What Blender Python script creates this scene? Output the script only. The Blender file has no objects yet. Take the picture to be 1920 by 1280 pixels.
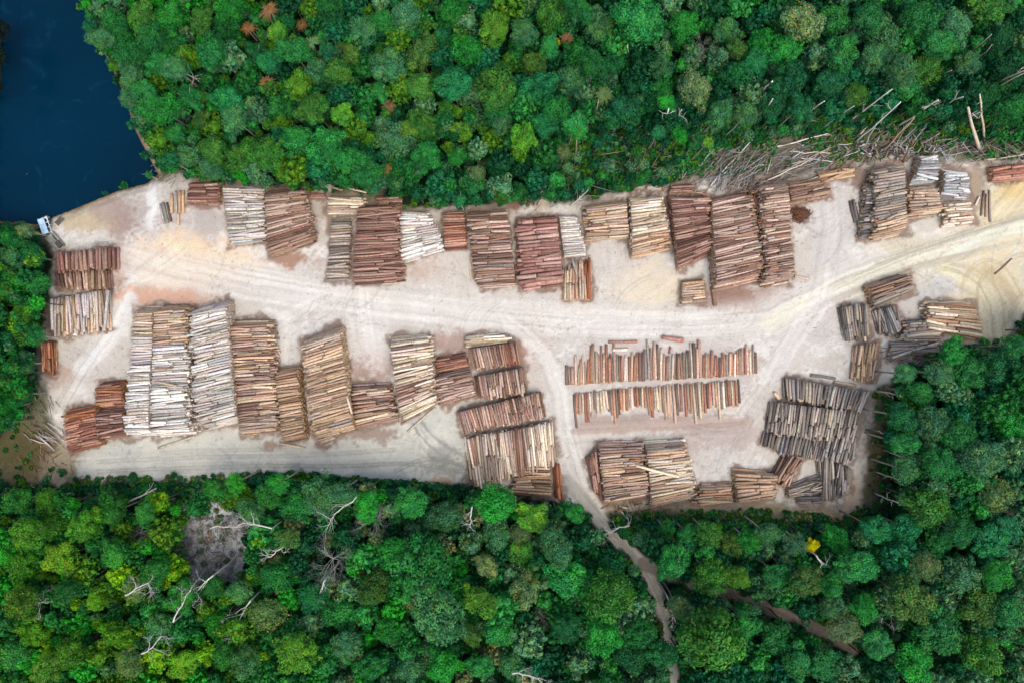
import bpy, math, numpy as np
from mathutils import Vector, Matrix
R = math.radians
scene = bpy.context.scene
COL = scene.collection
rng = np.random.default_rng(11)

# ------------------------------------------------------------------ camera, sky, sun
H = 153.6            # flying height, metres
S = 0.12             # metres of ground per photo pixel
cd = bpy.data.cameras.new('camera'); cam = bpy.data.objects.new('camera', cd); COL.objects.link(cam)
cam.location = (0, 0, H); cam.rotation_euler = (0, 0, 0)
cd.sensor_width = 36; cd.lens = 24; cd.clip_start = 1; cd.clip_end = 12000
scene.camera = cam
SUN_EL, SUN_AZ = 68, 150
w = bpy.data.worlds.new("World"); scene.world = w; w.use_nodes = True
nt = w.node_tree; bg = nt.nodes['Background']
sky = nt.nodes.new('ShaderNodeTexSky'); sky.sky_type = 'NISHITA'; sky.sun_disc = False
sky.sun_elevation = R(SUN_EL); sky.sun_rotation = R(SUN_AZ); sky.air_density = 1.0; sky.dust_density = 4.0; sky.ozone_density = 1.0
nt.links.new(sky.outputs[0], bg.inputs[0]); bg.inputs[1].default_value = 0.15
sd = bpy.data.lights.new('sun', 'SUN'); sd.energy = .75; sd.angle = R(38); sd.color = (1.0, .955, .9)
sun = bpy.data.objects.new('sun', sd); COL.objects.link(sun)
az = R(SUN_AZ); el = R(SUN_EL)
sdir = Vector((math.sin(az) * math.cos(el), math.cos(az) * math.cos(el), math.sin(el)))
sun.rotation_euler = sdir.to_track_quat('Z', 'Y').to_euler()
scene.view_settings.view_transform = 'Standard'; scene.view_settings.look = 'None'
scene.view_settings.gamma = 1; scene.view_settings.exposure = .93

# ------------------------------------------------------------------ helpers
def lin(c):
    c = np.asarray(c, float) / 255.0
    return np.where(c <= .04045, c / 12.92, ((c + .055) / 1.055) ** 2.4)

def w2(px, py, z=0.0):
    """world x, y of the point that stands at height z where the photo shows (px, py)"""
    k = (H - z) / H * S
    return (px - 960) * k, (640 - py) * k

def hash2(ix, iy, seed):
    n = (ix.astype(np.int64) * 374761393 + iy.astype(np.int64) * 668265263 + seed * 974634777) & 0x7fffffff
    n = ((n ^ (n >> 13)) * 1274126177) & 0x7fffffff
    return ((n ^ (n >> 16)) & 0xffff) / 65535.0

def vnoise(x, y, seed=0):
    ix = np.floor(x); iy = np.floor(y); fx = x - ix; fy = y - iy
    fx = fx * fx * (3 - 2 * fx); fy = fy * fy * (3 - 2 * fy)
    a = hash2(ix, iy, seed); b = hash2(ix + 1, iy, seed); c = hash2(ix, iy + 1, seed); d = hash2(ix + 1, iy + 1, seed)
    return (a * (1 - fx) + b * fx) * (1 - fy) + (c * (1 - fx) + d * fx) * fy

def fbm(x, y, seed=0, oct=4):
    s = 0; a = .5; t = 0
    for o in range(oct):
        s = s + a * vnoise(x * 2 ** o + 17.3 * o, y * 2 ** o - 9.1 * o, seed + o); t += a; a *= .55
    return s / t

def inside(poly, x, y):
    r = np.zeros(np.shape(x), bool); n = len(poly)
    for i in range(n):
        x0, y0 = poly[i]; x1, y1 = poly[(i + 1) % n]
        if y0 == y1: continue
        c = ((y0 > y) != (y1 > y)) & (x < (x1 - x0) * (y - y0) / (y1 - y0) + x0)
        r ^= c
    return r

def linedist(pts, x, y, closed=False):
    """distance to a polyline, signed side distance and arclength of the nearest point"""
    best = np.full(np.shape(x), 1e9); sd_ = np.zeros(np.shape(x)); sl = np.zeros(np.shape(x)); acc = 0
    P = list(pts) + ([pts[0]] if closed else [])
    for (x0, y0), (x1, y1) in zip(P[:-1], P[1:]):
        dx, dy = x1 - x0, y1 - y0; L = math.hypot(dx, dy)
        t = np.clip(((x - x0) * dx + (y - y0) * dy) / L ** 2, 0, 1)
        d = np.hypot(x - x0 - t * dx, y - y0 - t * dy)
        m = d < best
        best = np.where(m, d, best); sl = np.where(m, acc + t * L, sl)
        sd_ = np.where(m, ((x - x0) * dy - (y - y0) * dx) / L, sd_); acc += L
    return best, sd_, sl

def smooth(pts):
    for _ in range(3):
        q = [pts[0]]
        for (x0, y0), (x1, y1) in zip(pts[:-1], pts[1:]): q += [(.75 * x0 + .25 * x1, .75 * y0 + .25 * y1), (.25 * x0 + .75 * x1, .25 * y0 + .75 * y1)]
        pts = q + [pts[-1]]
    return pts

def sstep(a, b, x):
    t = np.clip((x - a) / (b - a), 0, 1); return t * t * (3 - 2 * t)

class Acc:
    """collects polygons and links them as ONE mesh"""
    def __init__(s): s.v = []; s.c = []; s.uv = []; s.loops = []; s.tot = []; s.mi = []; s.sm = []; s.n = 0
    def add(s, v, faces, col, uv=None, mi=0, smooth=True):
        v = np.asarray(v, np.float32); m = len(v)
        s.v.append(v)
        c = np.asarray(col, np.float32)
        if c.ndim == 1: c = np.tile(c[:3], (m, 1))
        s.c.append(c[:, :3])
        s.uv.append(np.zeros((m, 2), np.float32) if uv is None else np.asarray(uv, np.float32))
        f = np.asarray(faces, np.int64)
        s.loops.append((f + s.n).ravel()); s.tot.append(np.full(len(f), f.shape[1])); s.mi.append(np.full(len(f), mi)); s.sm.append(np.full(len(f), smooth))
        s.n += m
    def addcap(s, idx_rel_base, base, mi):
        s.loops.append(np.asarray(idx_rel_base, np.int64) + base); s.tot.append(np.array([len(idx_rel_base)])); s.mi.append(np.array([mi])); s.sm.append(np.array([False]))
    def mesh(s, name, mats):
        me = bpy.data.meshes.new(name)
        v = np.concatenate(s.v); L = np.concatenate(s.loops).astype(np.int32); T = np.concatenate(s.tot).astype(np.int32)
        me.vertices.add(len(v)); me.vertices.foreach_set('co', v.ravel())
        me.loops.add(len(L)); me.loops.foreach_set('vertex_index', L)
        me.polygons.add(len(T)); st = np.zeros(len(T), np.int32); st[1:] = np.cumsum(T)[:-1]
        me.polygons.foreach_set('loop_start', st)
        try: me.polygons.foreach_set('loop_total', T)
        except Exception: pass
        me.polygons.foreach_set('material_index', np.concatenate(s.mi).astype(np.int32))
        me.polygons.foreach_set('use_smooth', np.concatenate(s.sm).astype(bool))
        me.update(calc_edges=True)
        c = np.concatenate(s.c); c4 = np.ones((len(c), 4), np.float32); c4[:, :3] = c
        a = me.attributes.new('tint', 'FLOAT_COLOR', 'POINT'); a.data.foreach_set('color', c4.ravel())
        uv = np.concatenate(s.uv)
        a = me.attributes.new('grain', 'FLOAT2', 'POINT'); a.data.foreach_set('vector', uv.ravel())
        for m in mats: me.materials.append(m)
        return me
    def build(s, name, mats, parent=None):
        o = bpy.data.objects.new(name, s.mesh(name, mats)); COL.objects.link(o)
        if parent: o.parent = parent
        return o

def tube(acc, pts, rad, col, sides=7, cap=None, seed=0.0):
    """tapered tube through pts; closed with end faces using material cap"""
    pts = np.asarray(pts, float); k = len(pts); rad = np.broadcast_to(rad, (k,))
    tan = np.gradient(pts, axis=0); tan /= np.linalg.norm(tan, axis=1)[:, None] + 1e-9
    up = np.array([0, 0, 1.0]) if abs(tan[0][2]) < .8 else np.array([1.0, 0, 0])
    u = np.cross(tan, up); u /= np.linalg.norm(u, axis=1)[:, None] + 1e-9
    v = np.cross(tan, u)
    a = np.arange(sides) / sides * 2 * math.pi + seed
    ca = np.cos(a); sa = np.sin(a)
    V = pts[:, None, :] + rad[:, None, None] * (u[:, None, :] * ca[None, :, None] + v[:, None, :] * sa[None, :, None])
    V = V.reshape(-1, 3)
    L = np.concatenate([[0], np.cumsum(np.linalg.norm(np.diff(pts, axis=0), axis=1))])
    uv = np.stack([np.repeat(L + seed * 7.7, sides), np.tile(np.minimum(a - seed, 2 * math.pi - (a - seed)) * .5, k) + seed * 3.1], 1)
    i = np.arange(k - 1)[:, None] * sides; j = np.arange(sides)[None, :]; j2 = (j + 1) % sides
    F = np.stack([i + j, i + j2, i + sides + j2, i + sides + j], -1).reshape(-1, 4)
    base = acc.n
    acc.add(V, F, col, uv)
    if cap is not None:
        acc.addcap(np.arange(sides)[::-1], base, cap); acc.addcap(np.arange(sides) + (k - 1) * sides, base, cap)

def tag(o, label=None, cat=None, group=None, kind=None):
    if label: o['label'] = label
    if cat: o['category'] = cat
    if group: o['group'] = group
    if kind: o['kind'] = kind
    return o

def empty(name, loc):
    o = bpy.data.objects.new(name, None); COL.objects.link(o); o.location = loc; o.empty_display_size = .5; return o

# ------------------------------------------------------------------ materials
def mat(name, rough=.9, spec=.2):
    m = bpy.data.materials.new(name); m.use_nodes = True
    b = m.node_tree.nodes['Principled BSDF']; b.inputs['Roughness'].default_value = rough
    b.inputs['Specular IOR Level'].default_value = spec
    return m, m.node_tree, b

def N(t, typ, **kw):
    n = t.nodes.new(typ)
    for k, v in kw.items():
        if k.startswith('i_'): n.inputs[k[2:]].default_value = v
        else: setattr(n, k, v)
    return n

def mulcol(t, a, b, fac=1.0, typ='MULTIPLY'):
    n = t.nodes.new('ShaderNodeMix'); n.data_type = 'RGBA'; n.blend_type = typ; n.inputs[0].default_value = fac
    for s, i in ((a, 6), (b, 7)):
        if isinstance(s, (tuple, list)): n.inputs[i].default_value = (*s[:3], 1)
        else: t.links.new(s, n.inputs[i])
    return n.outputs[2]

def ramp(t, src, stops):
    n = t.nodes.new('ShaderNodeValToRGB'); t.links.new(src, n.inputs[0]); e = n.color_ramp.elements
    while len(e) < len(stops): e.new(.5)
    for el_, (p, c) in zip(e, stops):
        el_.position = p; el_.color = (*(c if isinstance(c, (tuple, list)) else (c, c, c)), 1)
    return n.outputs[0]

def mat_bark():
    m, t, b = mat('bark', .85, .15)
    at = N(t, 'ShaderNodeAttribute', attribute_name='tint'); g = N(t, 'ShaderNodeAttribute', attribute_name='grain')
    mp = N(t, 'ShaderNodeMapping'); t.links.new(g.outputs['Vector'], mp.inputs[0]); mp.inputs['Scale'].default_value = (1.3, 2.4, 1)
    n1 = N(t, 'ShaderNodeTexNoise', i_Scale=1.3, i_Detail=5, i_Roughness=.65); t.links.new(mp.outputs[0], n1.inputs[0])
    c1 = ramp(t, n1.outputs[0], [(.26, .5), (.44, .86), (.57, 1.04), (.66, 1.6)])
    mp2 = N(t, 'ShaderNodeMapping'); t.links.new(g.outputs['Vector'], mp2.inputs[0]); mp2.inputs['Scale'].default_value = (1.4, 1.6, 1); mp2.inputs['Location'].default_value = (31, 7, 0)
    n2 = N(t, 'ShaderNodeTexNoise', i_Scale=1.0, i_Detail=3); t.links.new(mp2.outputs[0], n2.inputs[0])
    c2 = ramp(t, n2.outputs[0], [(.0, (1, 1, 1)), (.55, (1, 1, 1)), (.68, (1.25, 1.2, 1.1))])
    o = mulcol(t, at.outputs['Color'], c1); o = mulcol(t, o, c2)
    t.links.new(o, b.inputs['Base Color'])
    bp = N(t, 'ShaderNodeBump', i_Strength=.5, i_Distance=.05); t.links.new(n1.outputs[0], bp.inputs['Height']); t.links.new(bp.outputs[0], b.inputs['Normal'])
    return m
def mat_cut():
    m, t, b = mat('cut_wood', .8, .15)
    at = N(t, 'ShaderNodeAttribute', attribute_name='tint')
    ge = N(t, 'ShaderNodeTexCoord'); n = N(t, 'ShaderNodeTexNoise', i_Scale=2.2, i_Detail=3); t.links.new(ge.outputs['Object'], n.inputs[0])
    c = ramp(t, n.outputs[0], [(.3, (.26, .14, .06)), (.6, (.62, .38, .16))])
    t.links.new(mulcol(t, c, at.outputs['Color'], .25, 'MIX'), b.inputs['Base Color'])
    return m
def mat_leaf():
    m = bpy.data.materials.new('foliage'); m.use_nodes = True; t = m.node_tree; b = t.nodes['Principled BSDF']
    b.inputs['Roughness'].default_value = .62; b.inputs['Specular IOR Level'].default_value = .22
    at = N(t, 'ShaderNodeAttribute', attribute_name='tint'); oi = N(t, 'ShaderNodeObjectInfo')
    ge = N(t, 'ShaderNodeNewGeometry'); n = N(t, 'ShaderNodeTexNoise', i_Scale=.35, i_Detail=3, i_Roughness=.6); t.links.new(ge.outputs['Position'], n.inputs[0])
    c = ramp(t, n.outputs[0], [(.3, (.6, .8, .95)), (.5, (1, 1, 1)), (.7, (1.5, 1.22, .7))])
    o = mulcol(t, mulcol(t, oi.outputs['Color'], at.outputs['Color']), c)
    t.links.new(o, b.inputs['Base Color'])
    tr = N(t, 'ShaderNodeBsdfTranslucent'); t.links.new(mulcol(t, o, (1.1, 1.25, .6)), tr.inputs[0])
    mx = N(t, 'ShaderNodeMixShader', i_Fac=.22); t.links.new(b.outputs[0], mx.inputs[1]); t.links.new(tr.outputs[0], mx.inputs[2])
    t.links.new(mx.outputs[0], t.nodes['Material Output'].inputs[0])
    return m
def mat_wood(name, col, rough=.85):
    m, t, b = mat(name, rough, .2)
    ge = N(t, 'ShaderNodeTexCoord'); n = N(t, 'ShaderNodeTexNoise', i_Scale=1.6, i_Detail=4); t.links.new(ge.outputs['Object'], n.inputs[0])
    c = ramp(t, n.outputs[0], [(.3, .62), (.7, 1.2)])
    t.links.new(mulcol(t, tuple(col), c), b.inputs['Base Color'])
    return m
def mat_ground():
    m, t, b = mat('soil', .95, .1)
    at = N(t, 'ShaderNodeAttribute', attribute_name='tint'); ge = N(t, 'ShaderNodeNewGeometry')
    o = at.outputs['Color']
    for sc, det, st in ((.9, 6, [(.3, .92), (.5, 1), (.7, 1.06)]), (3.6, 4, [(.3, .86), (.5, 1.0), (.72, 1.08)]), (.16, 4, [(.3, .95), (.7, 1.04)])):
        n = N(t, 'ShaderNodeTexNoise', i_Scale=sc, i_Detail=det, i_Roughness=.65); t.links.new(ge.outputs['Position'], n.inputs[0])
        o = mulcol(t, o, ramp(t, n.outputs[0], st))
    t.links.new(o, b.inputs['Base Color'])
    n = N(t, 'ShaderNodeTexNoise', i_Scale=1.5, i_Detail=6, i_Roughness=.7); t.links.new(ge.outputs['Position'], n.inputs[0])
    bp = N(t, 'ShaderNodeBump', i_Strength=.6, i_Distance=.25); t.links.new(n.outputs[0], bp.inputs['Height']); t.links.new(bp.outputs[0], b.inputs['Normal'])
    return m
def mat_water():
    m, t, b = mat('water', .2, .06)
    ge = N(t, 'ShaderNodeNewGeometry')
    mp = N(t, 'ShaderNodeMapping'); t.links.new(ge.outputs['Position'], mp.inputs[0])
    wn = N(t, 'ShaderNodeTexNoise', i_Scale=.035, i_Detail=3, i_Distortion=2.2); t.links.new(mp.outputs[0], wn.inputs[0])
    # thin wisps of silt drifting on the surface
    r1 = ramp(t, wn.outputs[0], [(.455, 0.0), (.485, 1.0), (.515, 0.0)])
    fn = N(t, 'ShaderNodeTexNoise', i_Scale=.5, i_Detail=5); t.links.new(ge.outputs['Position'], fn.inputs[0])
    r2 = ramp(t, fn.outputs[0], [(.45, 0.0), (.66, .34)])
    big = N(t, 'ShaderNodeTexNoise', i_Scale=.03, i_Detail=2); t.links.new(ge.outputs['Position'], big.inputs[0])
    base = ramp(t, big.outputs[0], [(.3, (.0001, .0120, .0250)), (.7, (.0001, .0170, .0390))])
    fac = t.nodes.new('ShaderNodeMath'); fac.operation = 'MULTIPLY'; t.links.new(r1, fac.inputs[0]); t.links.new(r2, fac.inputs[1])
    mx = t.nodes.new('ShaderNodeMix'); mx.data_type = 'RGBA'; t.links.new(fac.outputs[0], mx.inputs[0]); t.links.new(base, mx.inputs[6]); mx.inputs[7].default_value = (.004, .040, .085, 1)
    t.links.new(mx.outputs[2], b.inputs['Base Color'])
    n = N(t, 'ShaderNodeTexNoise', i_Scale=1.2, i_Detail=3); t.links.new(ge.outputs['Position'], n.inputs[0])
    bp = N(t, 'ShaderNodeBump', i_Strength=.12, i_Distance=.1); t.links.new(n.outputs[0], bp.inputs['Height']); t.links.new(bp.outputs[0], b.inputs['Normal'])
    return m
BARK, CUT, LEAF, SOIL, WATER = mat_bark(), mat_cut(), mat_leaf(), mat_ground(), mat_water()

# ------------------------------------------------------------------ outlines, in photo pixels
SHORE = [(150, -400), (150, 0), (163, 55), (198, 110), (228, 175), (247, 238), (272, 288), (292, 325), (272, 342), (215, 357), (150, 384), (98, 405), (62, 420), (0, 414), (-60, 408)]
WATERPOLY = [(-20, -400)] + SHORE[:-1] + [(-20, 410), (-20, 190), (-3, 165), (-3, 50), (-20, 20)]
# what the photo shows as open ground
OPEN = [(255, 225), (292, 300), (310, 322), (345, 332), (420, 340), (520, 350), (600, 352), (640, 352), (700, 362), (760, 385), (830, 392), (900, 385), (980, 378), (1030, 376), (1095, 374), (1180, 362), (1240, 345), (1290, 318), (1330, 280),
        (1420, 262), (1560, 248), (1700, 235), (1800, 262), (2100, 270), (2100, 560), (1925, 590), (1890, 655), (1840, 640), (1760, 655), (1690, 690), (1662, 740), (1650, 850), (1655, 940), (1600, 985),
        (1480, 985), (1300, 975), (1180, 978), (1130, 965), (1065, 942), (950, 925), (860, 915), (750, 905), (540, 888), (470, 895), (420, 912), (250, 912), (160, 915), (80, 920), (0, 915), (-200, 915), (-200, 850), (0, 830), (40, 780), (70, 720),
        (68, 640), (88, 560), (95, 480), (75, 440), (98, 405), (150, 384), (272, 342), (285, 325)]
YARD = [(98, 408), (150, 387), (215, 360), (290, 340), (345, 340), (420, 348), (600, 358), (760, 392), (960, 385), (1095, 378), (1290, 335), (1480, 318), (1620, 300), (1700, 290), (1840, 300), (2100, 295), (2100, 545), (1915, 580), (1850, 640),
        (1700, 690), (1640, 730), (1632, 800), (1628, 900), (1600, 955), (1560, 965), (1430, 950), (1180, 958), (1120, 958), (1060, 940), (870, 905), (700, 900), (540, 882), (420, 890), (150, 885), (110, 830), (85, 770), (80, 640), (92, 560), (98, 470), (92, 435)]
TRACKS = [  # polyline, half width, colour
    ([(1060, 900), (1100, 945), (1150, 1000), (1195, 1050), (1225, 1095), (1245, 1150), (1262, 1260), (1268, 1420)], 12, (196, 190, 178)),
    ([(1205, 1055), (1260, 1082), (1330, 1100), (1420, 1128), (1550, 1188), (1600, 1215)], 11, (150, 140, 126)),
    ([(1820, 735), (1835, 780), (1850, 860), (1895, 960), (1915, 1050), (1905, 1250), (1960, 1300)], 9, (190, 160, 140))]
SCRUB = [(1040, 275), (1100, 225), (1180, 240), (1290, 240), (1400, 215), (1470, 195), (1560, 205), (1680, 190), (1740, 215), (1840, 205), (2000, 180), (2000, 270), (1500, 300), (1290, 350), (1060, 372)]
GREYPATCH = (395, 1020, 78, 82)

# ------------------------------------------------------------------ the log stacks: ends of the first log, ends of the last log
# A,B = first log; C,D = last log (C beside B). h metres high, d log thickness in px
pal = {
 'white': [(222, 216, 206), (205, 197, 186), (232, 228, 222), (185, 175, 162), (214, 205, 190)],
 'palemix': [(212, 200, 186), (196, 182, 168), (222, 214, 206), (170, 152, 136), (205, 186, 160), (188, 180, 176)],
 'cream': [(226, 206, 172), (214, 190, 152), (232, 220, 196), (190, 160, 122)],
 'tan': [(206, 168, 124), (190, 150, 108), (216, 186, 146), (160, 122, 88), (196, 172, 142), (176, 156, 134)],
 'gold': [(204, 160, 104), (184, 138, 86), (214, 178, 126), (158, 118, 74), (190, 160, 120)],
 'brown': [(164, 124, 98), (140, 102, 80), (184, 148, 120), (118, 84, 66), (172, 132, 96)],
 'mauve': [(176, 142, 122), (154, 116, 96), (194, 164, 144), (126, 92, 76), (172, 126, 96), (196, 166, 150), (150, 128, 118)],
 'rust': [(172, 108, 80), (150, 90, 66), (188, 126, 96), (128, 78, 58), (198, 144, 112)],
 'redbrown': [(158, 108, 88), (138, 88, 70), (180, 134, 112), (112, 70, 56), (170, 122, 98)],
 'pink': [(184, 130, 116), (168, 112, 100), (198, 150, 136), (150, 96, 84)],
 'orange': [(196, 122, 68), (178, 104, 58), (208, 146, 92), (150, 88, 52)],
 'grey': [(150, 142, 134), (128, 118, 110), (170, 162, 152), (104, 94, 86), (158, 140, 120)],
 'greytan': [(170, 152, 134), (146, 130, 116), (192, 174, 150), (118, 104, 92), (178, 156, 128), (158, 148, 138)],
 'bluegrey': [(190, 194, 198), (168, 172, 176), (208, 210, 210), (142, 146, 150)],
 'rowmix': [(186, 122, 80), (170, 104, 66), (182, 150, 124), (150, 138, 122), (200, 172, 136), (150, 104, 84), (164, 130, 104), (120, 104, 88), (206, 190, 166)],
}
word = {'white': 'whitish', 'palemix': 'pale grey', 'cream': 'cream', 'tan': 'tan', 'gold': 'golden tan', 'brown': 'brown', 'mauve': 'mauve-brown', 'rust': 'rust-brown', 'redbrown': 'reddish brown', 'pink': 'pinkish brown', 'orange': 'orange', 'grey': 'grey', 'greytan': 'weathered tan', 'bluegrey': 'blue-grey'}
PILES = [
 # A, B, C, D, palette, h, d, options
 ((356,340),(413,338),(412,386),(352,386),'redbrown',2.0,6.5,{}),
 ((418,344),(492,348),(498,454),(434,463),'palemix',3.4,5.5,dict(rag='B')),
 ((497,352),(568,350),(588,452),(503,484),'mauve',4.2,5.5,dict(rag='B',pal2='brown')),
 ((576,362),(612,362),(612,374),(576,374),'pink',.8,6,{}),
 ((616,364),(684,368),(676,403),(612,404),'cream',2.4,5.5,dict(rag='B')),
 ((622,408),(660,406),(655,525),(611,527),'greytan',1.8,6.5,dict(gap=1.35)),
 ((702,362),(750,360),(750,382),(706,384),'redbrown',4.4,5.5,{}),
 ((672,380),(746,376),(752,528),(660,534),'redbrown',4.6,5.6,dict(rag='B')),
 ((750,392),(800,394),(832,470),(752,496),'white',3.0,5.2,dict(rag='B')),
 ((829,396),(871,394),(877,468),(834,471),'rust',2.8,5.5,{}),
 ((876,392),(950,388),(968,536),(898,541),'mauve',4.2,5.4,dict(rag='A')),
 ((970,406),(1043,402),(1057,536),(975,548),'pink',3.4,8.6,dict(rag='A',ind='thick reddish pile',split=1)),
 ((1047,402),(1080,404),(1102,480),(1058,485),'white',2.6,5.4,dict(rag='B')),
 ((1056,506),(1055,564),(1114,562),(1112,484),'tan',2.2,6.5,dict(rag='A',pal2='orange')),
 ((1096,384),(1173,372),(1181,448),(1104,452),'tan',3.0,6.2,dict(rag='A')),
 ((1181,366),(1240,364),(1257,468),(1185,486),'cream',3.6,6.0,dict(rag='B',pal2='gold')),
 ((1254,362),(1326,362),(1334,478),(1273,505),'redbrown',4.0,5.6,dict(rag='B')),
 ((1258,345),(1300,340),(1302,362),(1256,364),'redbrown',2.6,5.6,{}),
 ((1332,366),(1404,354),(1428,528),(1342,548),'mauve',5.2,5.0,dict(rag='B')),
 ((1404,350),(1424,352),(1432,520),(1418,524),'brown',2.4,5.5,dict(mess=12)),
 ((1279,526),(1320,523),(1322,568),(1277,572),'tan',1.4,6,{}),
 ((1424,340),(1474,335),(1488,530),(1436,540),'mauve',5.2,5.2,dict(rag='A')),
 ((1476,340),(1538,330),(1556,372),(1482,388),'brown',2.8,6,dict(rag='B')),
 ((1532,320),(1600,312),(1608,332),(1540,344),'gold',1.6,6,dict(mess=6)),
 ((1640,310),(1693,302),(1699,438),(1640,452),'greytan',4.4,6.2,dict(rag='A',pal2='tan')),
 ((1622,340),(1650,338),(1650,446),(1610,450),'grey',2.2,6.2,dict(rag='A')),
 ((1726,287),(1755,286),(1758,344),(1710,346),'bluegrey',3.2,6,dict(mess=6)),
 ((1706,346),(1757,346),(1766,404),(1702,412),'tan',3.4,6.2,dict(rag='A')),
 ((1772,312),(1810,318),(1823,372),(1766,370),'bluegrey',3.4,5.2,dict(mess=5)),
 ((1770,376),(1818,374),(1828,419),(1776,425),'cream',3.0,6,dict(rag='A')),
 ((1858,312),(1930,302),(1930,337),(1862,342),'rust',2.2,5.8,{}),
 ((102,477),(104,512),(215,505),(214,462),'redbrown',3.0,7.6,dict(rag='B',ind='brown stack by the pond')),
 ((100,512),(106,540),(208,546),(206,506),'brown',2.0,7.0,dict(rag='B')),
 ((91,562),(92,628),(208,618),(205,542),'tan',2.2,6.4,dict(rag='B',pal2='palemix',mixed=1,ind='upright tan left stack')),
 ((73,641),(77,692),(104,704),(103,640),'orange',1.6,6.2,dict(rag='B',ind='small orange left stack')),
 ((256,572),(291,572),(282,820),(234,824),'tan',5.2,5.6,dict(rag='A',pal2='white',p2at=.24)),
 ((293,570),(350,567),(356,818),(285,824),'tan',5.2,5.6,dict(rag='B',pal2='white',p2at=.3)),
 ((358,574),(426,558),(447,794),(374,812),'palemix',5.4,5.4,dict(rag='A')),
 ((431,600),(508,597),(522,812),(452,821),'tan',4.2,5.4,dict(rag='B',pal2='mauve',mixed=1)),
 ((518,688),(560,682),(574,826),(531,836),'gold',4.2,5.4,{}),
 ((566,632),(639,608),(664,812),(596,830),'tan',5.6,5.6,dict(rag='A')),
 ((577,792),(622,786),(626,824),(600,834),'tan',2.4,5.8,{}),
 ((657,722),(728,718),(743,790),(667,808),'mauve',3.0,5.4,dict(rag='B',pal2='tan',mixed=1)),
 ((730,631),(806,625),(815,758),(753,790),'cream',4.6,5.4,dict(rag='B',pal2='mauve',mixed=1)),
 ((815,670),(872,660),(880,690),(818,702),'rust',3.4,5.4,dict(rag='A')),
 ((814,700),(880,688),(893,746),(828,764),'mauve',3.6,5.2,dict(rag='A')),
 ((872,629),(936,625),(966,640),(873,652),'cream',1.8,5.6,dict(rag='B')),
 ((877,654),(888,693),(978,682),(972,641),'mauve',3.0,5.6,dict(rag='B',pal2='rust')),
 ((888,706),(896,748),(990,736),(984,688),'mauve',3.0,5.6,dict(rag='B')),
 ((854,773),(866,813),(1024,780),(1016,734),'mauve',3.0,5.6,dict(rag='B')),
 ((869,822),(880,912),(1046,868),(1038,790),'cream',3.0,5.6,dict(rag='B',pal2='mauve',mixed=1)),
 ((975,866),(1030,862),(1036,936),(957,930),'gold',2.6,6,dict(rag='A')),
 ((1038,872),(1040,936),(1057,940),(1050,870),'orange',2.0,6,{}),
 ((1099,862),(1112,916),(1132,942),(1120,838),'redbrown',2.2,5.6,{}),
 ((1123,831),(1206,829),(1212,936),(1134,950),'mauve',4.2,5.6,dict(rag='B',pal2='tan',mixed=1)),
 ((1210,829),(1285,824),(1303,938),(1223,957),'cream',4.2,5.8,dict(rag='B',pal2='tan',mixed=1)),
 ((1314,908),(1370,904),(1373,944),(1300,949),'gold',1.8,6,dict(rag='A')),
 ((1376,879),(1450,884),(1453,938),(1383,950),'gold',3.0,6.4,dict(rag='B')),
 ((1474,846),(1448,894),(1480,920),(1508,864),'brown',2.6,5.8,dict(rag='B',mess=4)),
 ((1476,914),(1545,888),(1546,928),(1478,934),'greytan',2.0,5.6,dict(mess=8)),
 ((1492,930),(1545,928),(1540,948),(1500,949),'grey',1.6,5.2,dict(mess=3)),
 ((1534,852),(1540,925),(1568,942),(1568,860),'greytan',2.6,6,dict(rag='B')),
 ((1566,866),(1562,934),(1597,924),(1601,880),'grey',2.4,6,dict(rag='B')),
 ((1471,708),(1476,748),(1620,778),(1640,736),'greytan',3.0,7.0,dict(rag='B',split=0)),
 ((1447,753),(1440,812),(1610,826),(1624,774),'greytan',3.4,6.2,dict(rag='B')),
 ((1468,815),(1460,852),(1600,868),(1614,818),'grey',2.4,6.0,dict(rag='B')),
 ((1433,809),(1427,834),(1462,846),(1470,816),'greytan',1.4,7.5,{}),
 ((1577,576),(1587,636),(1635,634),(1632,568),'greytan',3.0,6,dict(rag='B')),
 ((1604,648),(1597,706),(1644,716),(1651,642),'gold',2.2,6,dict(rag='B')),
 ((1626,533),(1698,511),(1718,546),(1641,579),'brown',3.2,5.6,dict(rag='B',pal2='greytan',mixed=1)),
 ((1637,584),(1650,628),(1668,622),(1654,576),'grey',1.4,5.6,dict(mess=5)),
 ((1655,580),(1668,632),(1700,612),(1682,570),'grey',2.2,5.6,dict(pal2='orange',p2at=.8,mess=4)),
 ((1740,563),(1824,564),(1842,640),(1742,622),'cream',3.0,6,dict(rag='A',pal2='gold',mixed=1)),
 ((1698,600),(1758,594),(1764,640),(1688,640),'greytan',2.4,6,dict(rag='A')),
 ((1672,642),(1740,638),(1768,656),(1664,680),'grey',1.8,5.6,dict(rag='B',mess=5)),
 ((120,768),(178,757),(190,836),(130,851),'rust',3.4,5.6,dict(rag='A',pal2='orange',rev=1)),
 ((182,716),(228,712),(234,762),(180,768),'rust',3.4,5.6,dict(pal2='orange',mixed=1)),
 ((180,766),(232,762),(236,822),(186,830),'redbrown',3.4,5.6,{}),
]

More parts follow.
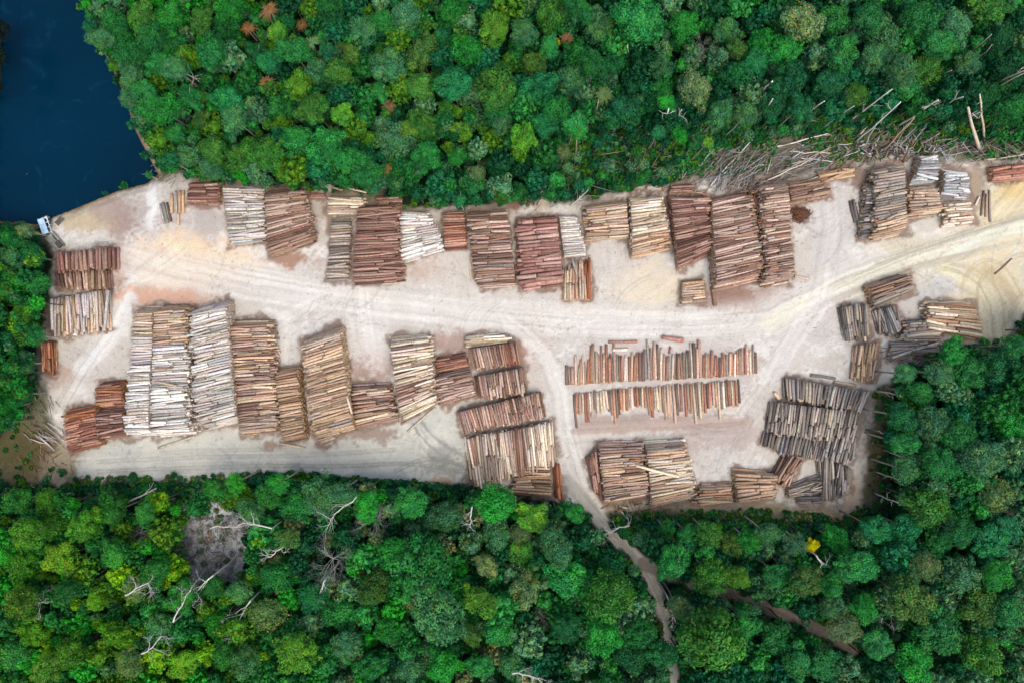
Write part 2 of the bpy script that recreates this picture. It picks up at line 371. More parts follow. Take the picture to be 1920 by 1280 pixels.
# ------------------------------------------------------------------ ground
def build_ground():
    xs = np.concatenate([[-4000, -1500, -600, -300, -200], np.arange(-150, -124, 1.5), np.arange(-124, 124, .27), np.arange(124, 152, 1.5), [200, 300, 600, 1500, 4000]])
    ys = np.concatenate([[-4000, -1500, -600, -300, -160], np.arange(-110, -84, 1.5), np.arange(-84, 84, .27), np.arange(84, 112, 1.5), [160, 300, 600, 1500, 4000]])
    X, Y = np.meshgrid(xs, ys); px = X / S + 960; py = 640 - Y / S
    wx = px + 14 * (fbm(px / 30, py / 30, 3) - .5) * 2; wy = py + 14 * (fbm(px / 30, py / 30, 9) - .5) * 2
    n1 = fbm(px / 60, py / 60, 21, 5); n2 = fbm(px / 14, py / 14, 31, 4); n3 = fbm(px / 180, py / 180, 41, 3)
    C = np.zeros(X.shape + (3,)); C[:] = lin((34, 44, 30))
    def blend(col, a):
        C[:] = C * (1 - a[..., None]) + lin(col) * a[..., None]
    blend((24, 52, 32), sstep(.45, .6, n1) * .7)
    # bare grey-brown earth round the yard (the open outline)
    dop, _, _ = linedist(OPEN, wx, wy, True); sop = np.where(inside(OPEN, wx, wy), dop, -dop)
    blend((128, 122, 100), sstep(-8, 10, sop) * .9)
    blend((90, 100, 62), sstep(-6, 8, sop) * sstep(.5, .62, n2) * .7)
    dy, _, _ = linedist(YARD, wx, wy, True); sy = np.where(inside(YARD, wx, wy), dy, -dy)
    yard = sstep(-7, 9, sy + 10 * (n2 - .5))
    n4 = fbm(px / 5.5, py / 5.5, 61, 3); blend((217, 209, 199), yard)
    blend((198, 186, 176), yard * sstep(.50, .70, n1) * sstep(.3, .6, n4) * .45)
    blend((242, 238, 232), yard * sstep(.50, .64, fbm(px / 34, py / 26, 91, 4)) * .75 * sstep(.25, .55, n4))
    blend((206, 200, 192), yard * sstep(.48, .66, n2) * .2)
    def blob(x, y, rx, ry, col, a=.8, soft=.45, ang=0, lump=.35):
        c, s_ = math.cos(R(ang)), math.sin(R(ang)); ddx, ddy = wx - x, wy - y
        d = np.hypot((c * ddx + s_ * ddy) / rx, (-s_ * ddx + c * ddy) / ry) + lump * (n2 - .5) * 2 + .25 * (n1 - .5) + .5 * (n4 - .5) * 2
        blend(col, a * (1 - sstep(1 - soft, 1 + soft, d)))
    # grey-green dried mud along the lower left, peach sawdust, yellow sand at the right
    strip = [(135, 850), (250, 818), (440, 812), (600, 832), (740, 815), (765, 770), (860, 770), (868, 830), (872, 905), (700, 905), (540, 888), (420, 905), (150, 895)]
    ds, _, _ = linedist(strip, wx, wy, True); ss = np.where(inside(strip, wx, wy), ds, -ds)
    blend((222, 219, 206), sstep(-10, 8, ss) * .93); blend((196, 200, 196), sstep(-6, 8, ss) * sstep(.45, .65, n1) * .5)
    blob(60, 860, 75, 55, (120, 104, 76), .85); blob(20, 840, 60, 40, (88, 82, 50), .8); blob(110, 870, 30, 40, (206, 188, 160), .6)
    for b in [(345, 492, 125, 46, (250, 220, 190), .95), (330, 470, 70, 35, (252, 214, 178), .7), (300, 555, 90, 14, (224, 172, 144), .8), (240, 400, 100, 36, (186, 172, 164), .8), (225, 420, 30, 34, (160, 128, 116), .6), (150, 415, 60, 20, (204, 184, 150), .8), (180, 380, 50, 14, (196, 178, 140), .7, .5, -22), (205, 395, 30, 26, (176, 156, 146), .7),
              (285, 390, 14, 40, (236, 232, 228), .9, .5, 5), (330, 360, 30, 30, (190, 182, 174), .6), (220, 500, 22, 40, (172, 134, 118), .8), (160, 690, 80, 45, (214, 206, 198), .8), (110, 705, 26, 22, (190, 150, 128), .5), (185, 620, 30, 50, (226, 222, 218), .5, .5, 25),
              (390, 410, 26, 50, (186, 176, 170), .7), (600, 400, 20, 45, (196, 182, 170), .6), (545, 485, 45, 14, (168, 120, 92), .8), (690, 690, 42, 34, (172, 136, 124), .75), (690, 625, 36, 60, (234, 228, 222), .8), (535, 640, 26, 56, (232, 228, 222), .8), (845, 640, 30, 26, (176, 146, 136), .8),
              (805, 505, 45, 20, (196, 166, 148), .6), (860, 510, 50, 40, (222, 212, 200), .6), (1215, 540, 70, 42, (232, 215, 186), .75), (1150, 500, 40, 45, (214, 204, 194), .6), (1390, 560, 85, 20, (150, 106, 88), .85), (1460, 552, 40, 16, (156, 112, 98), .8), (1240, 690, 190, 60, (202, 188, 180), .7),
              (1220, 790, 170, 18, (178, 156, 146), .8), (1330, 850, 70, 50, (206, 198, 190), .6), (1360, 820, 90, 26, (186, 164, 156), .6), (1500, 402, 19, 15, (96, 58, 42), .97, .2), (1490, 560, 60, 60, (214, 206, 200), .6), (1560, 420, 50, 70, (212, 206, 202), .7), (1540, 600, 45, 50, (212, 204, 198), .6),
              (1735, 545, 60, 30, (200, 200, 196), .5), (1780, 470, 170, 40, (224, 214, 192), .7, .5, -18), (1870, 560, 70, 90, (230, 214, 180), .9), (1900, 400, 90, 70, (230, 213, 176), .9), (1910, 350, 50, 22, (226, 196, 130), .7), (1700, 460, 60, 26, (220, 208, 182), .7), (1830, 590, 40, 60, (230, 215, 182), .8),
              (1830, 340, 24, 50, (168, 146, 124), .8), (1620, 330, 20, 30, (140, 106, 86), .8), (1540, 962, 70, 12, (226, 184, 150), .95, .4, 0), (1600, 935, 16, 45, (214, 188, 166), .9, .4, 12), (1340, 955, 200, 9, (214, 186, 152), .8), (1180, 945, 60, 12, (206, 190, 160), .8), (1617, 860, 12, 60, (200, 190, 182), .7),
              (1015, 372, 17, 22, (214, 196, 174), .95, .25), (970, 375, 30, 18, (140, 104, 84), .8), (610, 348, 12, 9, (206, 196, 186), .9), (600, 860, 300, 26, (200, 198, 186), .5), (830, 880, 40, 16, (150, 146, 136), .6), (828, 852, 24, 20, (128, 130, 124), .55), (700, 815, 50, 12, (150, 122, 106), .7), (830, 905, 30, 10, (200, 164, 130), .8),
              (1400, 960, 230, 24, (134, 130, 104), .6), (1440, 300, 170, 45, (122, 118, 106), .85), (1660, 235, 30, 50, (140, 122, 108), .8), (1780, 280, 100, 25, (124, 118, 98), .7), (1340, 310, 50, 40, (110, 112, 96), .7), (1650, 850, 26, 90, (96, 84, 62), .7), (510, 835, 18, 10, (150, 110, 90), .7),
              (275, 290, 14, 40, (178, 160, 140), .8, .4, -30), (1005, 640, 26, 60, (216, 196, 180), .6), (975, 640, 12, 40, (176, 118, 94), .7), (1040, 780, 24, 60, (212, 204, 196), .6), (1150, 1000, 40, 16, (190, 176, 156), .5), (1850, 760, 20, 40, (170, 140, 122), .6)]:
        blob(*b)
    for ln_, hw_, col_, a_ in [([(200, 480), (320, 500), (480, 535), (640, 562), (800, 580), (950, 592), (1100, 602), (1300, 606), (1440, 592), (1540, 546), (1640, 504)], 36, (228, 221, 213), .6),
                              ([(1440, 610), (1540, 552), (1640, 506), (1760, 468), (1940, 418)], 15, (240, 231, 210), .85), ([(1560, 575), (1660, 512), (1780, 480), (1940, 448)], 4, (206, 200, 186), .6), ([(1540, 545), (1660, 488), (1790, 448), (1940, 402)], 4, (196, 190, 176), .8),
                              ([(1770, 505), (1830, 530), (1862, 580), (1872, 645)], 12, (238, 224, 192), .85), ([(1950, 545), (1905, 590), (1872, 650)], 14, (238, 224, 192), .85), ([(1850, 500), (1880, 530), (1900, 560)], 10, (206, 184, 144), .6),
                              ([(962, 612), (1020, 660), (1050, 730), (1064, 820), (1088, 900), (1120, 960)], 17, (228, 222, 214), .75), ([(1450, 700), (1490, 630), (1545, 560)], 22, (226, 220, 214), .7), ([(245, 560), (228, 600), (200, 650), (150, 690)], 14, (238, 234, 230), .8), ([(1080, 808), (1250, 797), (1400, 790)], 9, (190, 168, 156), .8)]:
        d = linedist(smooth(ln_), wx * .3 + px * .7, wy * .3 + py * .7)[0]
        blend(col_, a_ * (1 - sstep(hw_ * .5, hw_ * 1.35, d)))
    for tr, hw, col in TRACKS:
        d, sdn, sl = linedist(smooth(tr), wx * .35 + px * .65, wy * .35 + py * .65)
        blend(col, 1 - sstep(hw * .8, hw * 1.35, d)); blend([c * .8 for c in col], (1 - sstep(hw * .8, hw * 1.3, d)) * sstep(.5, .62, vnoise(sdn / 3.2, sl / 60, 5)) * .6)
    gx, gy, grx, gry = GREYPATCH
    blob(gx, gy, grx, gry, (214, 218, 222), .9, .5)
    # bark litter under and around every stack
    lit = np.zeros(X.shape); litc = np.zeros(X.shape)
    for A, B, Cc, D, pn, h, dpx, op in PILES:
        q = [A, B, Cc, D]; x0 = min(p[0] for p in q) - 24; x1 = max(p[0] for p in q) + 24; y0 = min(p[1] for p in q) - 24; y1 = max(p[1] for p in q) + 24
        m = (px > x0) & (px < x1) & (py > y0) & (py < y1)
        d, _, _ = linedist(q, wx[m], wy[m], True); d = np.where(inside(q, wx[m], wy[m]), 0, d)
        litc[m] = np.maximum(litc[m], 1 - sstep(1, 7, d + 5 * (n2[m] - .5)))
        lit[m] = np.maximum(lit[m], 1 - sstep(0, 11, d + 22 * (n2[m] - .45)))
    red = sstep(.35, .6, n3)
    blend((128, 108, 94), np.clip(litc, 0, 1) * .75 * sstep(.2, .5, n4)); lb_ = sstep(.30, .58, .6 * n2 + .4 * n4); blend((166, 146, 132), lit * (.15 + .6 * lb_)); blend((150, 112, 94), lit * red * lb_ * .55)
    # wheel-worn bands following the driving lines
    for line, hw, br in [([(200, 470), (320, 500), (480, 535), (640, 562), (800, 582), (950, 598), (1100, 608), (1300, 612), (1440, 598), (1540, 550), (1640, 508), (1760, 470), (1940, 425)], 44, 1.0),
                         ([(960, 612), (1020, 660), (1050, 730), (1062, 820), (1085, 900), (1120, 960)], 26, 1.0), ([(1080, 812), (1250, 800), (1390, 790), (1440, 720), (1480, 640), (1540, 560), (1640, 520)], 28, .9),
                         ([(1790, 515), (1850, 545), (1880, 600), (1880, 650)], 24, 1.1), ([(1940, 560), (1905, 610), (1870, 650)], 22, 1.1), ([(330, 470), (240, 540), (205, 610), (150, 690), (110, 760)], 22, 1.1),
                         ([(140, 868), (400, 866), (640, 868), (860, 850)], 36, .6), ([(765, 795), (830, 850), (865, 880)], 22, 1.0), ([(290, 360), (290, 420), (330, 480)], 18, 1.0), ([(1555, 350), (1560, 430), (1540, 540)], 26, .9), ([(680, 560), (690, 640)], 24, .9), ([(1930, 330), (1860, 420), (1780, 470)], 40, 1.0), ([(535, 700), (530, 600), (600, 560)], 18, .8)]:
        m = (linedist(line, px, py)[0] < hw * 1.4)
        d, sdn, sl = linedist(line, wx[m] * .25 + px[m] * .75, wy[m] * .25 + py[m] * .75)
        a = (1 - sstep(hw * .5, hw * 1.3, d)); s1 = vnoise(sdn / 5.0, sl / 260, 77) * .55 + vnoise(sdn / 2.4, sl / 160, 78) * .45
        f = 1 + a * br * (.42 * (s1 - .5) + .02)
        C[m] = np.clip(C[m] * f[:, None], 0, .86)
    # mottled litter and scuffs in the yard
    sc = fbm(px / 4 + 9 * n1, py / 4 + 9 * n3, 55, 4)
    blend((160, 140, 126), yard * sstep(.60, .78, sc) * sstep(.42, .6, n1) * .5)
    # looping ruts on the yellow sand and on the grey mud
    for ln_, cc_ in [([(1760, 500), (1800, 505), (1838, 530), (1858, 575), (1862, 640)], (200, 184, 146)), ([(1775, 490), (1822, 498), (1862, 525), (1882, 570), (1880, 640)], (206, 188, 150)), ([(1800, 545), (1815, 500), (1850, 480), (1890, 500), (1910, 545)], (204, 186, 148)), ([(1830, 560), (1835, 520), (1862, 498), (1900, 478), (1940, 470)], (198, 180, 144)),
                     ([(1940, 520), (1905, 560), (1882, 610)], (204, 186, 148)), ([(1950, 575), (1915, 610), (1880, 655)], (206, 190, 150)), ([(1640, 490), (1760, 452), (1850, 420), (1940, 396)], (176, 168, 150)), ([(1560, 560), (1640, 525), (1720, 495), (1800, 480)], (210, 196, 166)), ([(1560, 540), (1650, 497), (1750, 462)], (190, 182, 166)),
                     ([(770, 790), (800, 830), (840, 860), (866, 872)], (160, 160, 154)), ([(785, 785), (815, 820), (866, 850)], (158, 158, 152)), ([(740, 880), (800, 850), (866, 868)], (150, 148, 142)), ([(500, 868), (640, 872), (760, 862), (866, 880)], (156, 154, 148)), ([(180, 862), (400, 852), (600, 850), (740, 838)], (178, 176, 166)), ([(180, 880), (400, 872), (560, 868)], (172, 170, 160)), ([(300, 845), (480, 838), (620, 842)], (186, 183, 174))]:
        for off in (0, 5):
            l2 = [(a_ + off * .5, b_ + off) for a_, b_ in smooth(ln_)]
            m = (px > min(p[0] for p in l2) - 5) & (px < max(p[0] for p in l2) + 5) & (py > min(p[1] for p in l2) - 5) & (py < max(p[1] for p in l2) + 5)
            d = linedist(l2, px[m] + 6 * (n2[m] - .5), py[m] + 6 * (n1[m] - .5))[0]; al = (.65 * (1 - sstep(.8, 2.6, d)) * (.3 + n4[m]))[:, None]; C[m] = C[m] * (1 - al) + lin(cc_) * al
    # arcs left by turning loaders
    rr_ = np.random.default_rng(77)
    for cx0, cy0 in [(300, 480), (420, 510), (230, 560), (170, 680), (620, 560), (700, 600), (550, 620), (860, 520), (920, 590), (1000, 660), (1150, 540), (1220, 520), (1250, 600), (1400, 600), (1480, 650), (1540, 600), (1560, 420), (1540, 470), (1620, 520), (1700, 470), (1830, 560), (1880, 480), (1350, 850), (1400, 820), (1300, 800), (1090, 820), (1120, 900), (820, 840), (780, 860), (790, 810), (830, 850), (840, 880), (700, 860), (400, 860), (500, 850), (300, 860), (600, 870), (280, 400), (320, 380), (1850, 420), (1740, 530), (1760, 540)]:
        for _ in range(3):
            a0 = rr_.uniform(0, 6.28); rad_ = rr_.uniform(25, 160); th_ = a0 + np.linspace(0, rr_.uniform(.4, 1.1) * 60 / rad_ + .3, 7)
            ox_, oy_ = cx0 + rr_.normal(0, 22) - rad_ * math.cos(th_[3]), cy0 + rr_.normal(0, 22) - rad_ * math.sin(th_[3])
            for off in (0, 7):
                ar = [(ox_ + (rad_ + off) * math.cos(t_), oy_ + (rad_ + off) * math.sin(t_)) for t_ in th_]
                m = (px > min(p[0] for p in ar) - 5) & (px < max(p[0] for p in ar) + 5) & (py > min(p[1] for p in ar) - 5) & (py < max(p[1] for p in ar) + 5) & (yard > .5)
                if not m.any(): continue
                d = linedist(ar, px[m] + 2 * (n2[m] - .5), py[m])[0]; C[m] *= (1 - rr_.uniform(-.07, .15) * (1 - sstep(.8, 2.4, d)) * (.4 + n4[m]))[:, None]
    # rim of the pond
    dsh, _, _ = linedist(SHORE, px + 3 * (n2 - .5), py + 3 * (n2 - .5)); wat = inside(WATERPOLY, px, py)
    blend((150, 116, 84), (~wat) * (1 - sstep(2, 7, dsh)) * .8); blend((30, 34, 24), wat.astype(float))
    dm = dsh * S
    Z = np.where(wat, -1.0 - np.clip(dm * .5, 0, 4), -1.0 + np.clip(dm * .45, 0, 1.0))
    forest = 1 - sstep(-40, 0, sop)
    Z += (~wat) * ((n2 - .5) * .16 * sstep(0, 20, dsh) + forest * (n1 - .4) * 1.0 * sstep(10, 60, dsh))
    acc = Acc(); ny, nx = X.shape
    idx = np.arange(ny * nx).reshape(ny, nx)
    F = np.stack([idx[:-1, :-1], idx[:-1, 1:], idx[1:, 1:], idx[1:, :-1]], -1).reshape(-1, 4)
    acc.add(np.stack([X, Y, Z], -1).reshape(-1, 3), F, C.reshape(-1, 3) * .64 * np.array([.985, 1.0, .955]))
    o = acc.build('ground', [SOIL]); tag(o, 'pale sandy yard ground with wheel tracks and dark forest floor around it', 'ground', kind='structure')
    a = Acc(); a.add([(-4000, -1500, -1.0), (0, -1500, -1.0), (0, 1500, -1.0), (-4000, 1500, -1.0)], [[0, 1, 2, 3]], (1, 1, 1), smooth=False)
    # the pond only fills the basin, so its sheet is cut to just past the shore
    pts = [w2(x, y) for x, y in [(-40, -1500), (175, -1500), (175, 30), (225, 100), (262, 180), (285, 250), (320, 330), (290, 355), (225, 375), (110, 425), (60, 440), (-40, 440)]]
    a = Acc(); n = len(pts); a.add([(x, y, -1.0) for x, y in pts], [list(range(n))[::-1]], (1, 1, 1), smooth=False)
    o = a.build('water', [WATER]); tag(o, 'dark blue still pond water with faint silt swirls', 'water', kind='structure')
build_ground()

# ------------------------------------------------------------------ logs
ORD = ['first', 'second', 'third', 'fourth', 'fifth', 'sixth', 'seventh', 'eighth', 'ninth', 'tenth', 'eleventh', 'twelfth', 'thirteenth', 'fourteenth', 'fifteenth', 'sixteenth', 'seventeenth', 'eighteenth', 'nineteenth', 'twentieth']
def log_geo(acc, p0, p1, r, col, rs):
    p0 = np.asarray(p0, float); p1 = np.asarray(p1, float); L = np.linalg.norm(p1 - p0)
    t = np.array([0, .33, .67, 1])[:, None]; P = p0 * (1 - t) + p1 * t
    side = np.array([-(p1 - p0)[1], (p1 - p0)[0], 0]) / (L + 1e-6)
    b = rs.normal(0, .008) * L
    P += side * np.array([0, b, b * .8, 0])[:, None]
    tp = rs.uniform(.8, .97); rr = r * np.array([1.04, .99, .5 + .5 * tp, tp]) if rs.random() < .5 else r * np.array([tp, .5 + .5 * tp, .99, 1.04])
    c = np.tile(np.asarray(col, float), (4 * 7, 1)) * rs.uniform(.9, 1.1, (28, 1))
    tube(acc, P, rr, c, 7, 1, rs.uniform(0, 6))
REST = Acc()
LOGS = []           # individual logs: (pile name, run position, side, colour word, object)
def one_log(p0, p1, r, col):
    a = Acc(); m = (np.asarray(p0) + np.asarray(p1)) / 2
    log_geo(a, np.asarray(p0) - m, np.asarray(p1) - m, r, col, rng)
    o = a.build('log', [BARK, CUT]); o.location = m
    return o
SAT = {'rust': .72, 'redbrown': .62, 'orange': .78, 'gold': .62, 'pink': .7, 'tan': .66, 'cream': .62, 'brown': .66, 'mauve': .72, 'rowmix': .68}
def colour(pn, boost=1.0):
    p = pal[pn]; c = lin(p[rng.integers(len(p))]) * rng.choice([rng.uniform(.5, .7), rng.uniform(.7, .92), rng.uniform(.88, 1.1)], p=[.15, .55, .3]) * boost
    c = c.mean() + (c - c.mean()) * SAT.get(pn, .8); cool = pn in ('white', 'palemix', 'grey', 'greytan', 'bluegrey'); c = (c * .75 + .25 * c.mean()) * np.array([1.0, .985, .94]) if cool else (c * .92 + .08 * c.mean()) * np.array([1.04, .975, .89])
    return np.clip(c * rng.uniform(.94, 1.06, 3), 0, .85)
def cword(c):
    r_, g, b = c; l = (r_ + g + b) / 3
    if r_ > 2.3 * b: return 'orange-brown' if l > .1 else 'dark rusty'
    if r_ > 1.6 * b: return 'tan' if l > .24 else ('brown' if l > .11 else 'dark brown')
    return 'pale' if l > .33 else ('grey' if l > .17 else 'dark grey')

def pile(A, B, Cc, D, pn, h, dpx, op):
    d = dpx * S * .77; N_ = max(1, int(round(h / (d * .86))))
    z0 = h * .75
    A, B, Cc, D = [np.array(w2(*p, z0)) for p in (A, B, Cc, D)]
    run = (np.linalg.norm(D - A) + np.linalg.norm(Cc - B)) / 2; gap = op.get('gap', 1.0)
    rag = op.get('rag', None); mess = op.get('mess', 1.7); ph = rng.uniform(0, 50)
    tops = []
    for k in range(N_):
        ins = k * .33 * d / run
        if ins > .42: break
        t = ins + .5 * d / run * (1 + (k % 2) * .5)
        while t < 1 - ins - .3 * d / run:
            f = rng.uniform(.7, 1.3); dd = d * f * .97
            lt = N_ * (1 - .22 * vnoise(np.array([t * run / 4 + ph]), np.array([0.5]), 4)[0]) if N_ > 3 else N_
            if k <= lt - .3:
                a = A * (1 - t) + D * t; b = B * (1 - t) + Cc * t; v = b - a; L = np.linalg.norm(v)
                if rag == 'A': a, b = b, a; v = -v
                nx_ = np.array([-v[1], v[0]]) / L
                z = d * .5 + k * d * .86 + rng.normal(0, .05)
                top = k + 1 > lt - .3 or k == N_ - 1
                # segments along the width
                segs = []
                u = rng.uniform(0, .02)
                sp = op.get('split', None)
                if sp == 0 or (sp is None and rng.random() < .36) or L < 5.2:
                    segs.append((u, rng.uniform(.84, 1.06) if rag else rng.uniform(.93, 1.01)))
                else:
                    m = rng.uniform(.4, .66); segs.append((u, m)); segs.append((m + rng.uniform(.0, .04), rng.uniform(.86, 1.1) if rag else rng.uniform(.93, 1.02)))
                    if rng.random() < .15: segs[0] = (u - .03, m)
                for (s0, s1) in segs:
                    ang = rng.normal(0, mess * (1.5 if top else .6)) * math.pi / 180
                    mid = a + v * (s0 + s1) / 2 + nx_ * rng.normal(0, .04); hv = v * (s1 - s0) / 2
                    hv = np.array([hv[0] * math.cos(ang) - hv[1] * math.sin(ang), hv[0] * math.sin(ang) + hv[1] * math.cos(ang)])
                    dz = rng.normal(0, .05); zz = z + (abs(rng.normal(0, .09)) if top else 0)
                    p0 = (*(mid - hv), zz - dz); p1 = (*(mid + hv), zz + dz)
                    q = pn
                    if 'pal2' in op:
                        if op.get('mixed'): q = op['pal2'] if vnoise(np.array([t * run / 2.2 + ph]), np.array([s0 * 2.0]), 12)[0] + rng.normal(0, .16) > .62 else pn
                        else:
                            tt = 1 - t if op.get('rev') else t
                            q = op['pal2'] if tt > op.get('p2at', .68) + rng.normal(0, .06) else pn
                    c = colour(q)
                    if top and op.get('ind'): tops.append((t, s0 > .3, p0, p1, dd / 2, c))
                    else: log_geo(REST, p0, p1, dd / 2, c, rng)
            t += dd * gap * 1.10 / run
    for (t, s, p0, p1, r, c) in tops:
        o = one_log(p0, p1, r, c); LOGS.append((op['ind'], t, s, cword(c), o, c))
    # a few strays thrown on top or slid off the side
    if not op.get('ind'):
        for _ in range(int(run / 9)):
            t = rng.uniform(.1, .9); a = A * (1 - t) + D * t; b = B * (1 - t) + Cc * t; v = b - a
            ang = rng.normal(0, 7) * math.pi / 180; s0 = rng.uniform(-.02, .4); s1 = s0 + rng.uniform(.45, .65)
            mid = a + v * (s0 + s1) / 2; hv = v * (s1 - s0) / 2; hv = np.array([hv[0] * math.cos(ang) - hv[1] * math.sin(ang), hv[0] * math.sin(ang) + hv[1] * math.cos(ang)])
            zz = (N_ + .12) * d * .86 + .1
            log_geo(REST, (*(mid - hv), zz), (*(mid + hv), zz + .05), d * .45, colour(pn), rng)
for P in PILES: pile(*P)

def px_log(x0, y0, x1, y1, wpx, pn, z=None, lab=None, grp=None):
    r = wpx * S / 2; z = r if z is None else z
    c = colour(pn, 1.15); a = w2(x0, y0, z); b = w2(x1, y1, z)
    o = one_log((*a, z), (*b, z), r, c)
    if lab: tag(o, lab, 'log', grp)
    return o, c
# single layer rows in the middle of the lower yard
def row(name, line_in, lens, n_px, up):
    # line_in: inner ends polyline (x,y); lens: [(x, length)]
    x = line_in[0][0]; xe = line_in[-1][0]; i = 0
    lx = [p[0] for p in line_in]; ly = [p[1] for p in line_in]; qx = [p[0] for p in lens]; qy = [p[1] for p in lens]
    while x < xe:
        wd = rng.uniform(3.9, 5.6) * (1.2 if rng.random() < .15 else 1)
        yb = np.interp(x, lx, ly) + rng.normal(0, 1.2); L = np.interp(x, qx, qy) * rng.uniform(.9, 1.08)
        if rng.random() < .17: L *= rng.uniform(1.15, 1.5)
        L = min(L, 74)
        sl = rng.normal(0, .03) + (.02 if up else .06)
        y2 = yb - L if up else yb + L
        xt = x + (-sl * L if up else sl * L)
        z = wd * S / 2 + (.25 if rng.random() < .12 else 0)
        o, c = px_log(x, yb, xt, y2, wd, 'rowmix', z)
        LOGS.append((name, x, False, cword(c), o, c)); x += wd * .99 + (rng.uniform(.5, 2) if rng.random() < .15 else 0)
row('upper single-layer row', [(1063, 722), (1200, 713), (1310, 708), (1418, 701)], [(1063, 34), (1100, 40), (1107, 56), (1140, 52), (1180, 48), (1205, 58), (1235, 66), (1250, 42), (1290, 50), (1298, 68), (1312, 48), (1350, 38), (1385, 42), (1400, 56), (1418, 40)], 5.2, True)
row('lower single-layer row', [(1076, 738), (1150, 730), (1250, 722), (1388, 712)], [(1076, 46), (1082, 40), (1140, 38), (1150, 62), (1158, 42), (1200, 36), (1235, 46), (1262, 66), (1280, 44), (1312, 64), (1325, 44), (1350, 52), (1388, 46)], 5.2, False)
# name logs of each stack by colour and order from the nearer end
groups = {}
for it in LOGS: groups.setdefault((it[0], it[2], it[3]), []).append(it)
for (nm, s, cw), its in groups.items():
    its.sort(key=lambda i: i[1]); n = len(its)
    for i, it in enumerate(its):
        horiz = 'thick' in nm
        e0, e1 = ('top', 'bottom') if horiz else ('left', 'right')
        k, e = (i, e0) if i < (n + 1) // 2 else (n - 1 - i, e1)
        part = ''
        if horiz: part = 'left column of the ' if s else 'right column of the '
        elif s: part = 'outer tier of the '
        else: part = 'the '
        part = part if part.startswith('the') else part
        lab = f"{ORD[min(k, 19)]} {cw} log from the {e} in {'' if part.startswith('the') else 'the '}{part}{nm}"
        tag(it[4], lab, 'log', 'logs in the ' + nm)
LOOSE = [
 (1141,641,1195,640,5.5,'pink','pinkish log lying alone above the upper single-layer row'),
 (1148,656,1178,655,6,'cream','short pale split log just below the lone pinkish log'),
 (1241,632,1282,638,9,'pink','thick reddish log lying alone on the open sand'),
 (1257,650,1255,663,4.5,'pink','very short reddish log standing off the upper single-layer row'),
 (1490,518,1518,524,4,'cream','thin cream log beside the right side of the twin dark piles'),
 (1865,514,1897,485,3,'brown','thin brown pole lying inside the sandy road triangle'),
 (296,840,365,817,4.5,'palemix','long pale log at the foot of the white pile on the grey mud'),
 (527,831,572,839,4.5,'cream','pale log at the foot of the narrow golden pile'),
 (764,809,816,764,4.5,'palemix','long pale log slanting off the foot of the cream pile'),
 (752,796,790,777,4,'mauve','mauve log beside the long slanting pale log'),
 (1334,515,1341,574,7.5,'brown','big brown log lying beside the left foot of the tall mauve pile'),
 (322,363,322,400,6.5,'gold','leftmost golden log of the small stack near the pond corner'),
 (330,358,331,399,4.5,'greytan','thin grey-tan log in the small stack near the pond corner'),
 (337,357,337,400,5.5,'gold','golden log in the middle of the small stack near the pond corner'),
 (343.5,358,343.5,400,6,'gold','rightmost golden log of the small stack near the pond corner'),
 (334,399,335,422,5,'gold','short golden log below the small stack near the pond corner'),
 (300,382,308,420,4.5,'grey','leftmost of three grey logs left of the small golden stack'),
 (306,380,315,419,5,'grey','middle of three grey logs left of the small golden stack'),
 (313,380,321,416,4.5,'grey','rightmost of three grey logs left of the small golden stack'),
 (882,478,884,526,3.5,'cream','left one of two thin upright cream poles left of the mauve pile'),
 (887,480,889,524,3.5,'tan','right one of two thin upright tan poles left of the mauve pile'),
 (746,488,747,527,3.5,'cream','left one of two cream poles at the lower right of the reddish pile'),
 (751,487,752,524,3.5,'gold','right one of two poles at the lower right of the reddish pile'),
 (717,533,750,531,4,'cream','cream log lying flat along the foot of the reddish pile'),
 (1073,487,1082,515,5,'grey','grey log leaning across the top of the upright orange and tan stack'),
 (1594,377,1604,418,5,'grey','left one of three grey logs slanting beside the weathered pile'),
 (1600,375,1611,428,5.5,'grey','middle one of three grey logs slanting beside the weathered pile'),
 (1606,382,1617,424,5,'greytan','right one of three grey logs slanting beside the weathered pile'),
 (1829,385,1836,369,4,'cream','short cream log leaning left of the upright poles by the right stacks'),
 (1840,405,1845,358,4,'greytan','left one of the upright poles beside the right stacks'),
 (1849,407,1850,364,4.5,'tan','middle one of the upright poles beside the right stacks'),
 (1857,417,1855,357,4,'grey','longest right-hand one of the upright poles beside the right stacks'),
 (1520,703,1566,709,6,'greytan','weathered log lying along the top edge of the grey stacks'),
 (1564,715,1604,722,5.5,'tan','tan log lying right of the weathered log on the grey stacks'),
 (1452,735,1461,748,7,'gold','short stubby golden log at the upper left corner of the grey stack'),
 (1887,640,1925,596,5,'grey','grey log beside the sandy road at the right edge'),
 (1192,872,1273,893,5,'cream','long cream log slanting over the top of two side-by-side piles'),
 (650,742,660,775,4,'cream','cream log lying crosswise on the large tan pile'),
 (622,351,642,357,3.5,'cream','short cream pole at the forest edge above the cream stack'),
 (652,353,690,362,3.5,'cream','cream pole at the forest edge right of the short cream pole'),
 (1160,948,1180,952,3.5,'palemix','short pale log under the lower edge of the mauve and tan pile'),
 (1161,955,1176,968,4,'greytan','short slanting log at the top of the forest track'),
 (1180,636,1189,650,3,'rust','tiny rusty stick') ]
for x0, y0, x1, y1, wd, pn, lab in LOOSE[:-1]:
    z = {1192: 4.6, 650: 5.8, 1073: 2.6}.get(x0)
    px_log(x0, y0, x1, y1, wd, pn, z, lab)
o = REST.build('piled_logs', [BARK, CUT]); tag(o, 'thousands of stacked sawn logs in long white, tan, mauve and rust piles across the yard', 'logs', kind='stuff')

